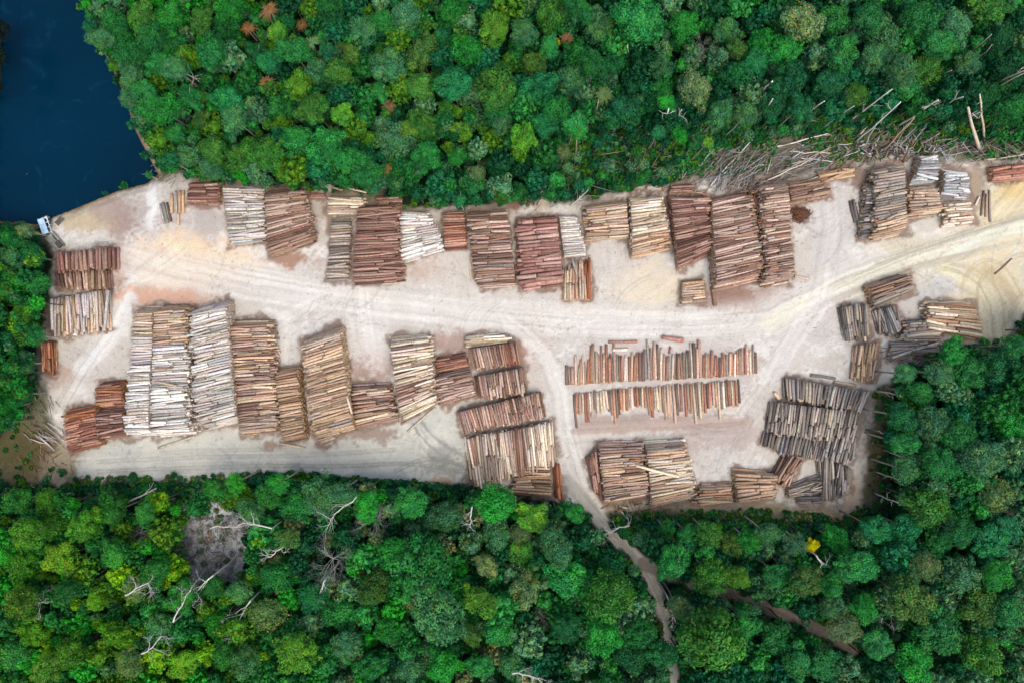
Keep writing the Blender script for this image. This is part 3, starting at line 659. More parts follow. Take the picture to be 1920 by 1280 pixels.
# ------------------------------------------------------------------ trees
def crown_mesh(name, seed, style='dense', nl=34, per=105, leaf=.085):
    """unit crown, radius about 1: overlapping clumps covered with small leaf faces"""
    r = np.random.default_rng(seed); a = Acc()
    V = []; Cc = []
    cent = []
    # a few big limbs give the outline its bays, clumps sit on them
    nlimb = r.integers(4, 8); lang = np.arange(nlimb) / nlimb * 6.283 + r.normal(0, .35, nlimb); llen = r.uniform(.55, 1.3, nlimb)
    for i in range(nl):
        f = (i + .5) / nl; rr = math.sqrt(f) * .86
        th = i * 2.39996 + r.normal(0, .35)
        j = np.argmin(np.abs(np.angle(np.exp(1j * (lang - th))))); dev = abs(np.angle(np.exp(1j * (lang[j] - th))))
        rr *= llen[j] * (1 - .42 * dev)
        flat = {'dense': .62, 'flat': .34, 'loose': .55, 'airy': .5}[style]
        z = flat * math.sqrt(max(0, 1 - (rr / 1.08) ** 2)) + r.normal(0, .11)
        lr = r.choice([r.uniform(.12, .2), r.uniform(.2, .34)]) * (1.15 - .35 * rr)
        if style in ('loose', 'airy'): lr *= r.uniform(.5, 1.1)
        cent.append((rr * math.cos(th), rr * math.sin(th), z, lr))
    for (cx, cy, cz, lr) in cent:
        n = int(per * (lr / .22) ** 2 * r.uniform(.7, 1.15))
        if style == 'airy': n = int(n * .6)
        d = r.normal(0, 1, (n, 3)); d[:, 2] = np.abs(d[:, 2]) * 1.0 - .25; d /= np.linalg.norm(d, axis=1)[:, None]
        P = np.array([cx, cy, cz]) + d * lr * r.uniform(.72, 1.12, (n, 1)) * np.array([1, 1, .85])
        nn = d + r.normal(0, .30, (n, 3)); nn /= np.linalg.norm(nn, axis=1)[:, None]
        V.append((P, nn)); lb = r.uniform(.72, 1.3); hy = r.uniform(.85, 1.25)
        tint = np.stack([lb * hy * (1 + 2.0 * (r.random(n) < .05)) * r.uniform(.7, 1.3, n), lb * r.uniform(.78, 1.22, n), lb * r.uniform(.7, 1.25, n)], 1)
        Cc.append(tint)
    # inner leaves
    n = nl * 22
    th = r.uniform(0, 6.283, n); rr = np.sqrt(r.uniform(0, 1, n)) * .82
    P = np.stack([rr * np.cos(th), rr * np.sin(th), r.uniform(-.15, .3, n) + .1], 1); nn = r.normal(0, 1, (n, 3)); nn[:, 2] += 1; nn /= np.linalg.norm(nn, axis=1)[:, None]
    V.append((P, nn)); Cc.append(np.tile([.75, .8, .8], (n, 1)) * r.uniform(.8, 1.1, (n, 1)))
    P = np.concatenate([v[0] for v in V]); nn = np.concatenate([v[1] for v in V]); T = np.concatenate(Cc); n = len(P)
    t1 = np.cross(nn, r.normal(0, 1, (n, 3))); t1 /= np.linalg.norm(t1, axis=1)[:, None] + 1e-9; t2 = np.cross(nn, t1)
    sz = leaf * r.uniform(.6, 1.25, (n, 1)); as_ = r.uniform(.5, .85, (n, 1))
    q = np.stack([P - t1 * sz, P - t2 * sz * as_ + nn * sz * .2, P + t1 * sz, P + t2 * sz * as_ + nn * sz * .2], 1).reshape(-1, 3)
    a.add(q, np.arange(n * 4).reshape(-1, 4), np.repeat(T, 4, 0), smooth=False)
    return a, q, np.repeat(T, 4, 0)

def frond_mesh(name, seed, nf=44, droop=.6):
    r = np.random.default_rng(seed); a = Acc()
    for i in range(nf):
        th = i * 2.39996 + r.normal(0, .2); el_ = r.uniform(.1, .9); L = r.uniform(.75, 1.08)
        s = np.linspace(0, 1, 14)[1:]
        px_ = L * s * math.cos(el_ * .8); pz = .35 + L * (s * math.sin(el_) - droop * s ** 2)
        for side in (-1, 1):
            for k, ss in enumerate(s):
                w_ = .07 * math.sin(math.pi * min(1, .15 + ss * .85)) + .02
                b0 = np.array([px_[k] - .02, 0, pz[k]]); b1 = np.array([px_[k] + .02, 0, pz[k]])
                t0 = np.array([px_[k] + .10, side * w_, pz[k] - .05]); t1 = np.array([px_[k] + .12, side * w_ * .9, pz[k] - .055])
                M = np.array([[math.cos(th), -math.sin(th), 0], [math.sin(th), math.cos(th), 0], [0, 0, 1]])
                q = np.array([b0, b1, t1, t0]) @ M.T; a.add(q, [[0, 1, 2, 3]], np.array([1, 1, 1]) * r.uniform(.7, 1.25), smooth=False)
    return a

def branch_rec(acc, p, d, L, r0, depth, r, col, spread=.6, sides=5, up=.15):
    n = 3; pts = [p]; dd = d
    for i in range(n):
        dd = dd + r.normal(0, .16, 3); dd[2] += up * .2; dd /= np.linalg.norm(dd); pts.append(pts[-1] + dd * L / n)
    tube(acc, pts, np.linspace(r0, r0 * .55, n + 1), col * r.uniform(.85, 1.1), sides, None, 0)
    if depth <= 0: return
    for k in range(r.integers(2, 4) if depth < 4 else 3):
        nd = dd + r.normal(0, spread, 3); nd[2] += up; nd /= np.linalg.norm(nd)
        branch_rec(acc, pts[-1] if k < 2 else pts[2], nd, L * r.uniform(.6, .82), r0 * .55, depth - 1, r, col, spread, max(3, sides - 1), up)

def bare_crown(seed, nb=6, depth=3, spread=.55, r0=.035, up=.1):
    r = np.random.default_rng(seed); a = Acc()
    for i in range(nb):
        th = i / nb * 6.283 + r.normal(0, .3); el_ = r.uniform(.15, .9)
        d = np.array([math.cos(th) * math.cos(el_), math.sin(th) * math.cos(el_), math.sin(el_)])
        branch_rec(a, np.array([0, 0, 0.0]), d, r.uniform(.35, .5), r0, depth, r, np.ones(3), spread, 5, up)
    return a

def trunk_mesh(seed, limbs=6):
    # a trunk 12 m high in metres; its limbs splay near the top
    r = np.random.default_rng(seed); a = Acc()
    z = np.linspace(-.7, 12, 7); ox = np.cumsum(r.normal(0, .10, 7)); oy = np.cumsum(r.normal(0, .10, 7)); ox -= ox[0]; oy -= oy[0]
    tube(a, np.stack([ox, oy, z], 1), np.linspace(.34, .16, 7) * np.array([1.35, 1, 1, 1, 1, 1, 1]), np.ones(3), 8, None)
    for i in range(limbs):
        th = i * 1.05 + r.normal(0, .3); s = np.array([0, .35, .7, 1.0]); l = r.uniform(1.6, 2.8); j = 5 + i % 2; up = r.uniform(1.2, 2.6)
        tube(a, np.stack([ox[j] + s * l * math.cos(th), oy[j] + s * l * math.sin(th), z[j] - .3 + s * up], 1), np.array([.13, .1, .07, .03]), np.ones(3), 5, None)
    return a

def mat_objcol(name, rough=.85):
    m, t, b = mat(name, rough, .15); oi = N(t, 'ShaderNodeObjectInfo'); at = N(t, 'ShaderNodeAttribute', attribute_name='tint')
    tc = N(t, 'ShaderNodeTexCoord'); n = N(t, 'ShaderNodeTexNoise', i_Scale=3, i_Detail=3); t.links.new(tc.outputs['Object'], n.inputs[0])
    o = mulcol(t, mulcol(t, oi.outputs['Color'], at.outputs['Color']), ramp(t, n.outputs[0], [(.3, .7), (.7, 1.2)]))
    t.links.new(o, b.inputs['Base Color']); return m
BRANCH = mat_objcol('branch_bark')
TRUNKM = [trunk_mesh(40 + i).mesh('trunk', [BRANCH]) for i in range(4)]
TRUNKP = [trunk_mesh(60 + i, 0).mesh('trunk', [BRANCH]) for i in range(2)]
CROWN = {'dense': [], 'flat': [], 'loose': [], 'airy': []}
for st, k, nl, per, lf in (('dense', 9, 44, 150, .050), ('flat', 4, 40, 150, .048), ('loose', 7, 60, 100, .042), ('airy', 4, 64, 90, .036)):
    for i in range(k):
        a, _, _ = crown_mesh('crown', 100 * len(st) + i, st, nl, per, lf); CROWN[st].append(a.mesh('crown', [LEAF]))
FROND = [frond_mesh('crown', 300 + i).mesh('crown', [LEAF]) for i in range(3)]
TWIG = [bare_crown(500 + i, 11, 5, .5, .014, .04).mesh('crown', [BRANCH]) for i in range(3)]
BARE = [bare_crown(520 + i, 6, 4, .5, .026, .0).mesh('crown', [BRANCH]) for i in range(4)]

TC = {'green': (30, 108, 46), 'bright': (36, 150, 38), 'mid': (44, 134, 60), 'olive': (70, 124, 26), 'lime': (100, 158, 18), 'greygreen': (78, 130, 88), 'teal': (24, 106, 68), 'dark': (12, 80, 46), 'khaki': (124, 144, 92),
      'rust': (132, 98, 60), 'rustgrey': (128, 100, 68), 'grey': (150, 148, 138), 'white': (220, 214, 206), 'yellow': (208, 214, 20), 'browngreen': (78, 104, 30), 'black': (10, 34, 24)}
TW = {'green': 'green', 'bright': 'bright green', 'mid': 'fresh green', 'olive': 'olive green', 'lime': 'yellow-green', 'greygreen': 'grey-green', 'teal': 'blue-green', 'dark': 'dark green', 'khaki': 'khaki green', 'rust': 'rust-brown', 'rustgrey': 'faded brown', 'grey': 'grey leafless', 'white': 'white leafless',
      'yellow': 'bright yellow', 'browngreen': 'brownish green', 'black': 'blackish green'}
KF = 1.04   # leaf albedo against the apparent colour
TREES = []
def regmean(px, py):
    if py > 860 and px < 520: return (44, 114, 26)
    if px > 1440: return (34, 104, 58)
    return (28, 108, 52)
def tree(px, py, rpx, cn, style=None, h=None, rs=rng):
    h = h if h is not None else rs.uniform(6.5, 13) + rpx * .10
    rad = rpx * S * (H - h) / H
    x, y = w2(px, py, h + .3 * rad)
    if style is None:
        style = {'greygreen': 'loose', 'khaki': 'airy', 'grey': 'twig', 'white': 'bare', 'rust': 'frond', 'rustgrey': 'frond', 'teal': 'dense'}.get(cn) or rs.choice(['dense', 'loose', 'loose', 'flat'])
    ms = {'twig': TWIG, 'bare': BARE, 'frond': FROND}.get(style) or CROWN[style]
    e = empty('palm_tree' if style == 'frond' else ('dead_tree' if style in ('twig', 'bare') else 'tree'), (x, y, -.2))
    c = lin(TC[cn]); c = c if cn in ('rust', 'rustgrey', 'yellow', 'grey', 'white', 'black') else c * .52 + .48 * lin(regmean(px, py)); c = c * rs.uniform(.8, 1.2); c = c * rs.uniform(.93, 1.07, 3)
    if style not in ('twig', 'bare'): c = c * KF
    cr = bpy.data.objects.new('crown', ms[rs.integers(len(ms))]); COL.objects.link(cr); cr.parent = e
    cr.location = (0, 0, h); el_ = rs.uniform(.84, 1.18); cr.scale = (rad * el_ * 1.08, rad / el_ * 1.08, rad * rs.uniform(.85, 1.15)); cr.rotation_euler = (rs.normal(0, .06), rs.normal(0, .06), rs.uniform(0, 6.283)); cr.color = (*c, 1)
    pl = style in ('twig', 'bare', 'frond'); TM = TRUNKP if pl else TRUNKM
    tr = bpy.data.objects.new('trunk', TM[rs.integers(len(TM))]); COL.objects.link(tr); tr.parent = e
    k = .5 if pl else .45 + rad * .08; tr.scale = (k, k, (h + (0 if pl else rad * .1)) / 12)
    if pl: cr.location = (0, 0, h - .2); tr.rotation_euler = (0, 0, rs.uniform(0, 6.28))
    tc = lin((176, 166, 150)) * rs.uniform(.5, .9) if style not in ('twig', 'bare') else c * .9
    tr.color = (*tc, 1)
    TREES.append((px, py, rpx, cn, style, e))
    return e

HAND = [ # photo px, py, radius, colour, [style]
 (215,40,26,'mid'),(262,32,28,'olive'),(318,26,34,'bright'),(375,38,26,'olive'),(432,18,30,'bright'),(425,50,26,'green'),(465,50,15,'rust'),(170,52,16,'teal'),(190,72,24,'greygreen'),(235,95,30,'green'),(280,70,30,'mid'),(320,82,28,'green'),
 (245,145,24,'greygreen'),(262,110,24,'green'),(300,120,26,'mid'),(330,128,26,'greygreen'),(358,142,20,'white'),(268,172,26,'mid'),(305,205,34,'bright'),(352,180,24,'green'),(378,182,14,'lime'),(400,95,30,'green'),(375,222,18,'browngreen'),(425,185,30,'teal'),(440,225,28,'greygreen'),(330,248,22,'green'),
 (400,280,28,'olive'),(455,290,36,'olive'),(350,292,26,'greygreen'),(320,300,18,'teal'),(395,315,24,'greygreen'),(400,120,20,'greygreen'),(240,185,20,'greygreen','airy'),(270,200,22,'mid'),
 (503,20,19,'rust'),(565,45,13,'rust'),(500,155,16,'rustgrey'),(565,215,13,'rustgrey'),(728,200,16,'rustgrey'),(625,250,18,'browngreen','frond'),(722,316,12,'rust'),(600,292,9,'rust'),
 (545,92,32,'mid'),(520,60,20,'lime'),(583,80,17,'khaki','frond'),(614,96,18,'teal'),(735,128,34,'greygreen','dense'),(712,170,19,'mid'),(630,135,30,'olive'),(595,130,24,'greygreen'),(560,160,28,'lime'),(520,200,26,'green'),(585,200,30,'olive'),(640,215,22,'lime'),(620,15,28,'green'),(680,60,30,'greygreen'),(660,100,20,'browngreen'),
 (720,40,30,'green'),(760,30,30,'greygreen'),(830,68,22,'teal'),(845,20,32,'bright'),(790,95,34,'browngreen'),(878,95,34,'bright'),(930,165,42,'olive','dense'),(850,158,34,'teal'),(838,205,20,'olive'),(925,55,32,'lime','loose'),(863,248,22,'lime'),(790,160,30,'olive'),(740,262,38,'greygreen'),(795,240,34,'olive'),(800,290,28,'green'),(762,240,18,'lime'),
 (560,262,32,'mid'),(610,275,36,'mid'),(500,285,34,'olive'),(655,300,32,'mid'),(690,325,28,'mid'),(735,325,26,'mid'),(893,325,19,'khaki'),(885,355,13,'mid','loose'),(862,375,13,'teal'),(855,295,18,'bright'),(940,235,20,'greygreen'),(930,210,28,'green'),(480,100,24,'dark'),(505,120,22,'teal'),
 (1205,42,50,'mid','dense'),(1122,55,32,'greygreen','dense'),(1035,25,36,'olive'),(1085,18,26,'green'),(985,62,26,'greygreen'),(1030,85,22,'mid'),(1062,72,12,'rust','loose'),(1042,78,9,'yellow'),(1285,45,30,'bright'),(1362,55,26,'greygreen'),(1322,88,26,'grey'),(1382,92,22,'browngreen'),(1240,128,24,'greygreen'),
 (1300,165,36,'khaki','loose'),(1238,168,26,'green'),(1248,192,16,'bright'),(1115,120,30,'green'),(1008,165,34,'teal'),(1068,150,30,'greygreen'),(1000,120,26,'browngreen'),(980,258,27,'lime'),(1078,232,28,'mid'),(1170,208,34,'teal'),(1350,215,28,'greygreen'),(1400,215,24,'greygreen'),(1236,250,15,'teal'),(1277,254,17,'bright'),(1310,262,11,'mid'),(1328,268,11,'lime'),
 (1058,285,16,'khaki'),(1134,178,20,'khaki','frond'),(1040,205,30,'green'),(1150,120,24,'dark'),(1020,235,24,'teal'),(1380,140,30,'dark'),(1420,120,26,'teal'),
 (1432,80,30,'bright'),(1470,93,34,'bright','dense'),(1508,42,40,'khaki','loose'),(1565,38,32,'mid'),(1580,98,34,'mid'),(1555,160,32,'teal'),(1632,35,34,'green'),(1660,72,38,'greygreen'),(1722,38,36,'mid'),(1735,132,32,'olive'),(1690,130,34,'greygreen'),(1850,20,34,'olive'),(1795,45,32,'greygreen'),(1815,118,24,'greygreen'),(1700,165,30,'mid'),(1610,178,24,'lime','airy'),(1640,110,28,'greygreen'),
 (1760,85,30,'mid'),(1870,70,34,'dark'),(1900,130,34,'dark'),(1480,150,34,'dark'),(1450,190,30,'dark'),(1500,205,26,'teal'),(1850,180,26,'green'),(1900,200,30,'green'),
 (1786,660,27,'bright','dense'),(1815,698,36,'mid'),(1872,690,38,'dark'),(1900,650,26,'green'),(1725,735,26,'mid'),(1762,700,26,'greygreen'),(1700,700,22,'greygreen'),(1690,780,30,'dark'),(1745,790,34,'greygreen'),(1800,815,34,'mid'),(1842,862,40,'greygreen'),(1765,870,34,'mid'),(1870,930,36,'khaki','airy'),(1745,955,44,'olive'),(1900,800,34,'bright'),(1700,880,30,'greygreen','airy'),(1700,830,26,'mid'),(1880,990,32,'teal'),(1800,1000,30,'green'),
 (1523,1023,14,'yellow','loose'),(1507,1092,30,'browngreen','dense'),(1458,1078,26,'mid'),(1568,1012,28,'bright'),(1608,1062,36,'mid'),(1622,1140,26,'bright'),(1584,1178,34,'khaki','airy'),(1646,1206,30,'mid'),(1676,1158,24,'white'),(1700,1120,42,'browngreen'),(1738,1062,32,'khaki'),(1802,1078,36,'greygreen'),(1832,1126,40,'browngreen','dense'),(1770,1185,46,'mid'),(1716,1245,40,'bright'),(1840,1225,40,'olive'),(1870,1080,30,'bright'),
 (1558,1100,24,'mid'),(1560,1140,26,'greygreen'),(1640,990,28,'teal'),(1700,990,34,'teal'),(1760,1020,26,'green'),(1860,1010,34,'teal'),(1900,1150,36,'mid'),(1495,1240,34,'mid'),(1460,1200,34,'green'),(1540,1245,32,'green'),
 (1000,972,30,'lime'),(1045,1030,36,'greygreen'),(1080,962,20,'green'),(1065,1085,42,'mid'),(975,1030,30,'olive'),(1145,1115,50,'olive'),(1200,1190,34,'green'),(985,1105,34,'khaki','loose'),(1016,1155,17,'grey'),(368,990,24,'grey'),(420,1010,26,'grey'),(395,1050,24,'grey'),(345,1030,20,'grey'),(442,985,20,'grey'),(1262,1055,34,'mid'),(1332,1078,38,'olive','loose'),(1382,1082,26,'lime'),(1405,1013,25,'bright'),(1330,1200,66,'olive','dense'),(1275,1140,26,'khaki','loose'),(1400,1170,30,'mid'),(1130,1190,40,'bright'),(1060,1180,30,'dark'),
 (1330,1000,26,'olive'),(1290,1000,22,'mid'),(1250,995,20,'mid'),(1370,1020,24,'browngreen'),(1180,1230,34,'dark'),(1240,1225,30,'dark'),(1440,1000,24,'greygreen'),(1490,1020,24,'greygreen'),
 (790,1060,62,'mid','dense'),(735,1040,34,'bright'),(620,1052,44,'grey'),(700,978,38,'grey'),(600,932,38,'greygreen'),(560,945,30,'mid'),(640,925,26,'greygreen'),(685,950,30,'bright'),(772,942,32,'mid'),(836,968,34,'greygreen'),(932,940,38,'bright'),(912,1060,24,'khaki','loose'),(820,1155,58,'greygreen'),(900,1128,32,'lime'),(884,1190,22,'browngreen','loose'),(934,1180,34,'mid'),(725,1185,26,'bright'),
 (556,1225,42,'lime','loose'),(640,1150,34,'mid'),(700,1105,34,'browngreen'),(650,1210,30,'greygreen'),(700,1245,30,'green'),(830,1250,34,'bright'),(930,1000,34,'greygreen'),(975,1000,24,'khaki'),(520,1080,34,'green'),(500,1150,36,'khaki','airy'),(590,1120,30,'dark'),(770,1250,30,'greygreen'),(540,1010,22,'browngreen'),(900,1250,26,'mid'),(960,1250,30,'greygreen'),
 (50,1000,34,'olive'),(100,985,30,'olive'),(30,940,28,'green'),(85,940,26,'olive'),(118,1045,32,'lime'),(45,1060,32,'olive'),(40,1130,34,'browngreen'),(68,1178,34,'lime'),(120,1110,28,'dark'),(180,1128,20,'lime'),(160,990,32,'olive'),(210,960,26,'green'),(345,1245,30,'lime'),(410,1172,30,'bright'),(220,1190,30,'lime'),(130,1225,32,'olive'),(85,1258,30,'browngreen'),
 (270,960,22,'green'),(215,1035,26,'green'),(290,1070,30,'mid'),(250,1105,26,'khaki','airy'),(340,1120,32,'green'),(300,1180,32,'greygreen'),(240,1245,30,'khaki','airy'),(460,1240,32,'greygreen'),(420,1230,26,'green'),(450,1110,26,'greygreen'),(400,1100,24,'dark'),(20,1230,30,'mid'),(10,1040,26,'bright'),(115,1060,16,'grey'),(260,1000,18,'grey'),(400,915,24,'green'),(440,905,20,'bright'),(470,960,26,'greygreen'),(500,930,26,'green'),(520,905,22,'bright'),
 (20,445,24,'green'),(46,432,17,'khaki','loose'),(18,490,28,'greygreen'),(60,480,26,'green'),(20,540,30,'bright'),(68,530,26,'mid'),(42,588,24,'lime'),(15,640,28,'dark'),(60,630,24,'mid'),(20,700,28,'bright'),(45,680,22,'greygreen'),(12,760,30,'bright'),(40,740,20,'green'),
 (278,328,8,'mid','loose'),
]
for t in HAND: tree(t[0], t[1], t[2], t[3], t[4] if len(t) > 4 else None, h=(3.0 if t[:2] == (278, 328) else 2.6 if t[3] == 'grey' and 340 < t[0] < 450 else (6.5 if t[0] < 90 and 400 < t[1] < 800 else None)))

# region colours for the fill
def region(px, py):
    if py < 400:
        if px < 500: return ['green', 'bright', 'olive', 'mid', 'greygreen', 'olive']
        if px < 980: return ['green', 'mid', 'greygreen', 'olive', 'dark', 'teal', 'olive']
        if px < 1450: return ['dark', 'green', 'teal', 'dark', 'greygreen', 'mid']
        return ['dark', 'greygreen', 'green', 'teal', 'mid']
    if px < 520: return ['olive', 'green', 'lime', 'green', 'olive', 'mid', 'bright']
    if px < 1000: return ['green', 'mid', 'dark', 'greygreen', 'dark', 'bright', 'khaki']
    return ['green', 'mid', 'greygreen', 'teal', 'dark', 'greygreen']
def canopy_ok(X, Y, r):
    # True where the photo shows canopy
    ok = ~inside(OPEN, X, Y) & (linedist(OPEN, X, Y, True)[0] > r * .55 + 26 * vnoise(X / 30, Y / 30, 63) * (Y > 700) + r * .2 * (Y <= 700)) & ~inside(WATERPOLY, X, Y) & (linedist(SHORE, X, Y)[0] > r * .8)
    for tr, hw, _ in TRACKS[:2]: ok &= linedist(tr, X, Y)[0] > hw * .7 + r * .8
    ok &= ~inside(SCRUB, X, Y) | (r < 13)
    ok &= ~((X < 25) & (Y < 395))
    ok &= np.hypot(X - 88, Y - 432) > r + 18
    gx, gy, grx, gry = GREYPATCH
    return ok & (((X - gx) / (grx + r * .5)) ** 2 + ((Y - gy) / (gry + r * .5)) ** 2 > .25 + 1.1 * vnoise(X / 38, Y / 38, 19))
pts = [(t[0], t[1], t[2]) for t in HAND]; fills = []
target = 300 - len(HAND)
frng = np.random.default_rng(5)
for lo, hi, nt_ in ((26, 40, 9000), (18, 27, 12000), (11, 18, 14000)):
    CX = frng.uniform(-70, 1990, nt_); CY = frng.uniform(-70, 1350, nt_); CR = frng.uniform(lo, hi, nt_); ok = canopy_ok(CX, CY, CR)
    for x, y, r in zip(CX[ok], CY[ok], CR[ok]):
        A_ = np.array(pts)
        if np.any(np.hypot(A_[:, 0] - x, A_[:, 1] - y) < .64 * (A_[:, 2] + r)): continue
        pts.append((x, y, r)); fills.append((x, y, r))
inframe = [f for f in fills if -8 < f[0] < 1928 and -8 < f[1] < 1288]
inframe.sort(key=lambda f: -f[2]); ind = set(inframe[:max(0, target)])
print('hand trees', len(HAND), 'fills', len(fills), 'individual fills', len(ind))
for f in ind: tree(f[0], f[1], f[2], frng.choice(region(f[0], f[1])))

# the rest of the wood: small trees and bushes nobody could count
_, SMQ1, SMT1 = crown_mesh('s', 901, 'dense', 16, 52, .105); _, SMQ2, SMT2 = crown_mesh('s', 902, 'loose', 18, 48, .10); _, SMQ3, SMT3 = crown_mesh('s', 903, 'dense', 5, 26, .20)
rest = Acc()
def put(acc, q, t, x, y, z, rad, c, rs, zs=1.0):
    a = rs.uniform(0, 6.283); ca, sa = math.cos(a), math.sin(a)
    M = np.array([[ca, -sa, 0], [sa, ca, 0], [0, 0, zs]]) * rad
    acc.add(q @ M.T + np.array([x, y, z]), np.arange(len(q)).reshape(-1, 4), t * c, smooth=False)
for f in fills:
    if f in ind: continue
    h = frng.uniform(5, 9) + f[2] * .1; rad = f[2] * S * (H - h) / H; x, y = w2(f[0], f[1], h)
    c = lin(TC[frng.choice(region(f[0], f[1]))]) * KF * frng.uniform(.8, 1.15)
    q, t = ((SMQ1, SMT1), (SMQ2, SMT2))[frng.integers(2)]
    put(rest, q, t, x, y, h, rad, c, frng, 1.1)
    tube(rest, [(x, y, -.3), (x + .1, y, h * .5), (x, y, h + rad * .2)], np.array([.2, .15, .08]), lin((110, 100, 84)), 5)
NM = 6000; CX = frng.uniform(-80, 2000, NM); CY = frng.uniform(-80, 1360, NM); OK = canopy_ok(CX, CY, 8.0) & ~inside(SCRUB, CX, CY)
OK &= np.hypot(CX - 88, CY - 432) > 34
for px_, py_ in zip(CX[OK], CY[OK]):
    z = frng.uniform(4, 11.5); x, y = w2(px_, py_, z); c = lin(TC[frng.choice(region(px_, py_) + ['green', 'greygreen'])]) * KF * frng.uniform(.6, 1.1); c = c * .6 + .4 * KF * lin(regmean(px_, py_))
    q, t = ((SMQ1, SMT1), (SMQ2, SMT2), (SMQ3, SMT3))[frng.integers(3)]; put(rest, q, t, x, y, z, frng.uniform(.7, 2.0), c, frng, 1.2)
o = rest.build('small_trees', [LEAF]); o.color = (1, 1, 1, 1); tag(o, 'mass of smaller green trees filling the wood between the big crowns', 'small trees', kind='stuff')
bush = Acc(); nb = 0
NB = 23200; CX = frng.uniform(-90, 2010, NB); CY = frng.uniform(-90, 1370, NB); CX[-4200:] = frng.uniform(1020, 1930, 4200); CY[-4200:] = frng.uniform(180, 345, 4200); CX[:2200] = frng.uniform(0, 900, 2200); CY[:2200] = frng.uniform(876, 930, 2200); CX[2200:3200] = frng.uniform(1150, 1650, 1000); CY[2200:3200] = frng.uniform(955, 1000, 1000); INS = inside(OPEN, CX, CY)
ROUGH = ((CY < 330) & (CX > 1240)) | ((CX < 130) & (CY > 780) & (vnoise(CX / 12, CY / 12, 3) > .7)) | ((CY > 895) & (CX < 550)) | ((CX > 1625) & (CY > 680) & (CY < 1000)) | ((CY > 955) & (CX > 1150)) | ((CX < 310) & (CY < 335))
OK = ~inside(WATERPOLY, CX, CY) & (~INS | (ROUGH & ~inside(YARD, CX, CY) & (frng.uniform(0, 1, NB) > .2) & (vnoise(CX / 25, CY / 25, 8) > .36)) | (INS & ~inside(YARD, CX, CY) & (linedist(OPEN, CX, CY, True)[0] < 4 + 30 * vnoise(CX / 18, CY / 18, 33) ** 1.5) & (linedist(SHORE, CX, CY)[0] > 12)))
for tr, hw, _ in TRACKS: OK &= linedist(tr, CX, CY)[0] > hw
gx, gy, grx, gry = GREYPATCH; OK &= np.hypot(CX - 92, CY - 432) > 26; GP = ((CX - gx) / grx) ** 2 + ((CY - gy) / gry) ** 2 < .4 + 1.1 * vnoise(CX / 30, CY / 30, 29) + frng.uniform(-.3, .2, NB)
for px_, py_, ins_, gp in zip(CX[OK], CY[OK], INS[OK], GP[OK]):
    rad = frng.uniform(.6, 1.7) * (frng.uniform(.25, .65) if ins_ else 1)
    if gp:
        rad *= .6; c = (lin((168, 168, 168)) if frng.random() < .6 else lin((96, 130, 92))) * frng.uniform(.6, 1.0)
    else: c = lin(TC[frng.choice(['green', 'dark', 'olive', 'dark', 'mid', 'teal', 'greygreen'] if not ins_ else ['olive', 'mid', 'greygreen', 'khaki', 'green'])]) * KF * frng.uniform(.5, 1.0)
    x, y = w2(px_, py_); put(bush, SMQ3, SMT3, x, y, frng.uniform(0, .5) + (0 if ins_ or gp else frng.uniform(0, 1.2)), rad, c, frng); nb += 1
o = bush.build('undergrowth', [LEAF]); o.color = (1, 1, 1, 1); tag(o, 'low green undergrowth and weeds covering the forest floor', 'undergrowth', kind='stuff')
print('bushes', nb)

# dark trees overhanging the pond's left side, rooted on the bank outside the picture
for px_, py_, r in ((2, 60, 24), (-6, 110, 26), (-4, 165, 14)):
    h = 6.0; x, y = w2(px_, py_, h); e = empty('tree', (x - 5.5, y, -1)); ms = CROWN['loose'][0]
    cr = bpy.data.objects.new('crown', ms); COL.objects.link(cr); cr.parent = e; cr.location = (5.5, 0, h + 1); cr.scale = (r * S,) * 3; cr.color = (*(lin(TC['black']) * .8), 1); cr.rotation_euler = (0, 0, px_ + 1)
    tr = bpy.data.objects.new('trunk', TRUNKM[0]); COL.objects.link(tr); tr.parent = e; tr.scale = (.6, .6, .7); tr.rotation_euler = (0, R(41), 0); tr.color = (.03, .025, .02, 1)
    TREES.append((px_, py_, r, 'black', 'loose', e))

# ------------------------------------------------------------------ labels of the trees: colour, size and the nearest thing one can find
LAND = [(293, 325, 'the pond corner'), (1205, 42, 'the big fresh green tree at top centre'), (503, 20, 'the largest rust-brown palm'), (1523, 1023, 'the bright yellow tree'), (395, 1020, 'the bare grey clearing'), (1235, 1110, 'the forest track'), (1500, 1165, 'the dark side track'), (0, 1280, 'the bottom left corner'),
        (1920, 1280, 'the bottom right corner'), (1920, 0, 'the top right corner'), (850, 0, 'the middle of the top edge'), (790, 440, 'the white log pile'), (1010, 440, 'the thick reddish log pile'), (1380, 310, 'the grey heap of felled trunks'), (1690, 733, 'the small grey shed'), (950, 900, 'the cream upright log pile'),
        (60, 600, 'the small orange log stack'), (790, 1060, 'the huge green tree below the yard'), (1650, 300, 'the blue-grey log piles'), (600, 870, 'the grey mud road'), (1470, 93, 'the brightest green tree at top right'), (820, 1155, 'the large grey-green tree at bottom centre'), (200, 100, 'the pond shore'), (1900, 900, 'the middle of the right edge')]
cls = {}
for (px, py, r, cn, st, e) in TREES:
    d = [math.hypot(px - l[0], py - l[1]) + (1e6 if math.hypot(px - l[0], py - l[1]) < 3 else 0) for l in LAND]; i = int(np.argmin(d)); lx, ly, ln = LAND[i]
    dx, dy = px - lx, py - ly
    dr = ('right of' if dx > 0 else 'left of') if abs(dx) > abs(dy) else ('below' if dy > 0 else 'above')
    size = 'large' if r > 33 else ('mid-sized' if r > 22 else 'small')
    kind = {'frond': 'palm-like tree', 'twig': 'twiggy tree', 'bare': 'tree', 'dense': 'tree', 'flat': 'tree', 'loose': 'tree', 'airy': 'feathery tree'}[st]
    cls.setdefault((ln, dr, size, TW[cn], kind), []).append((d[i], e))
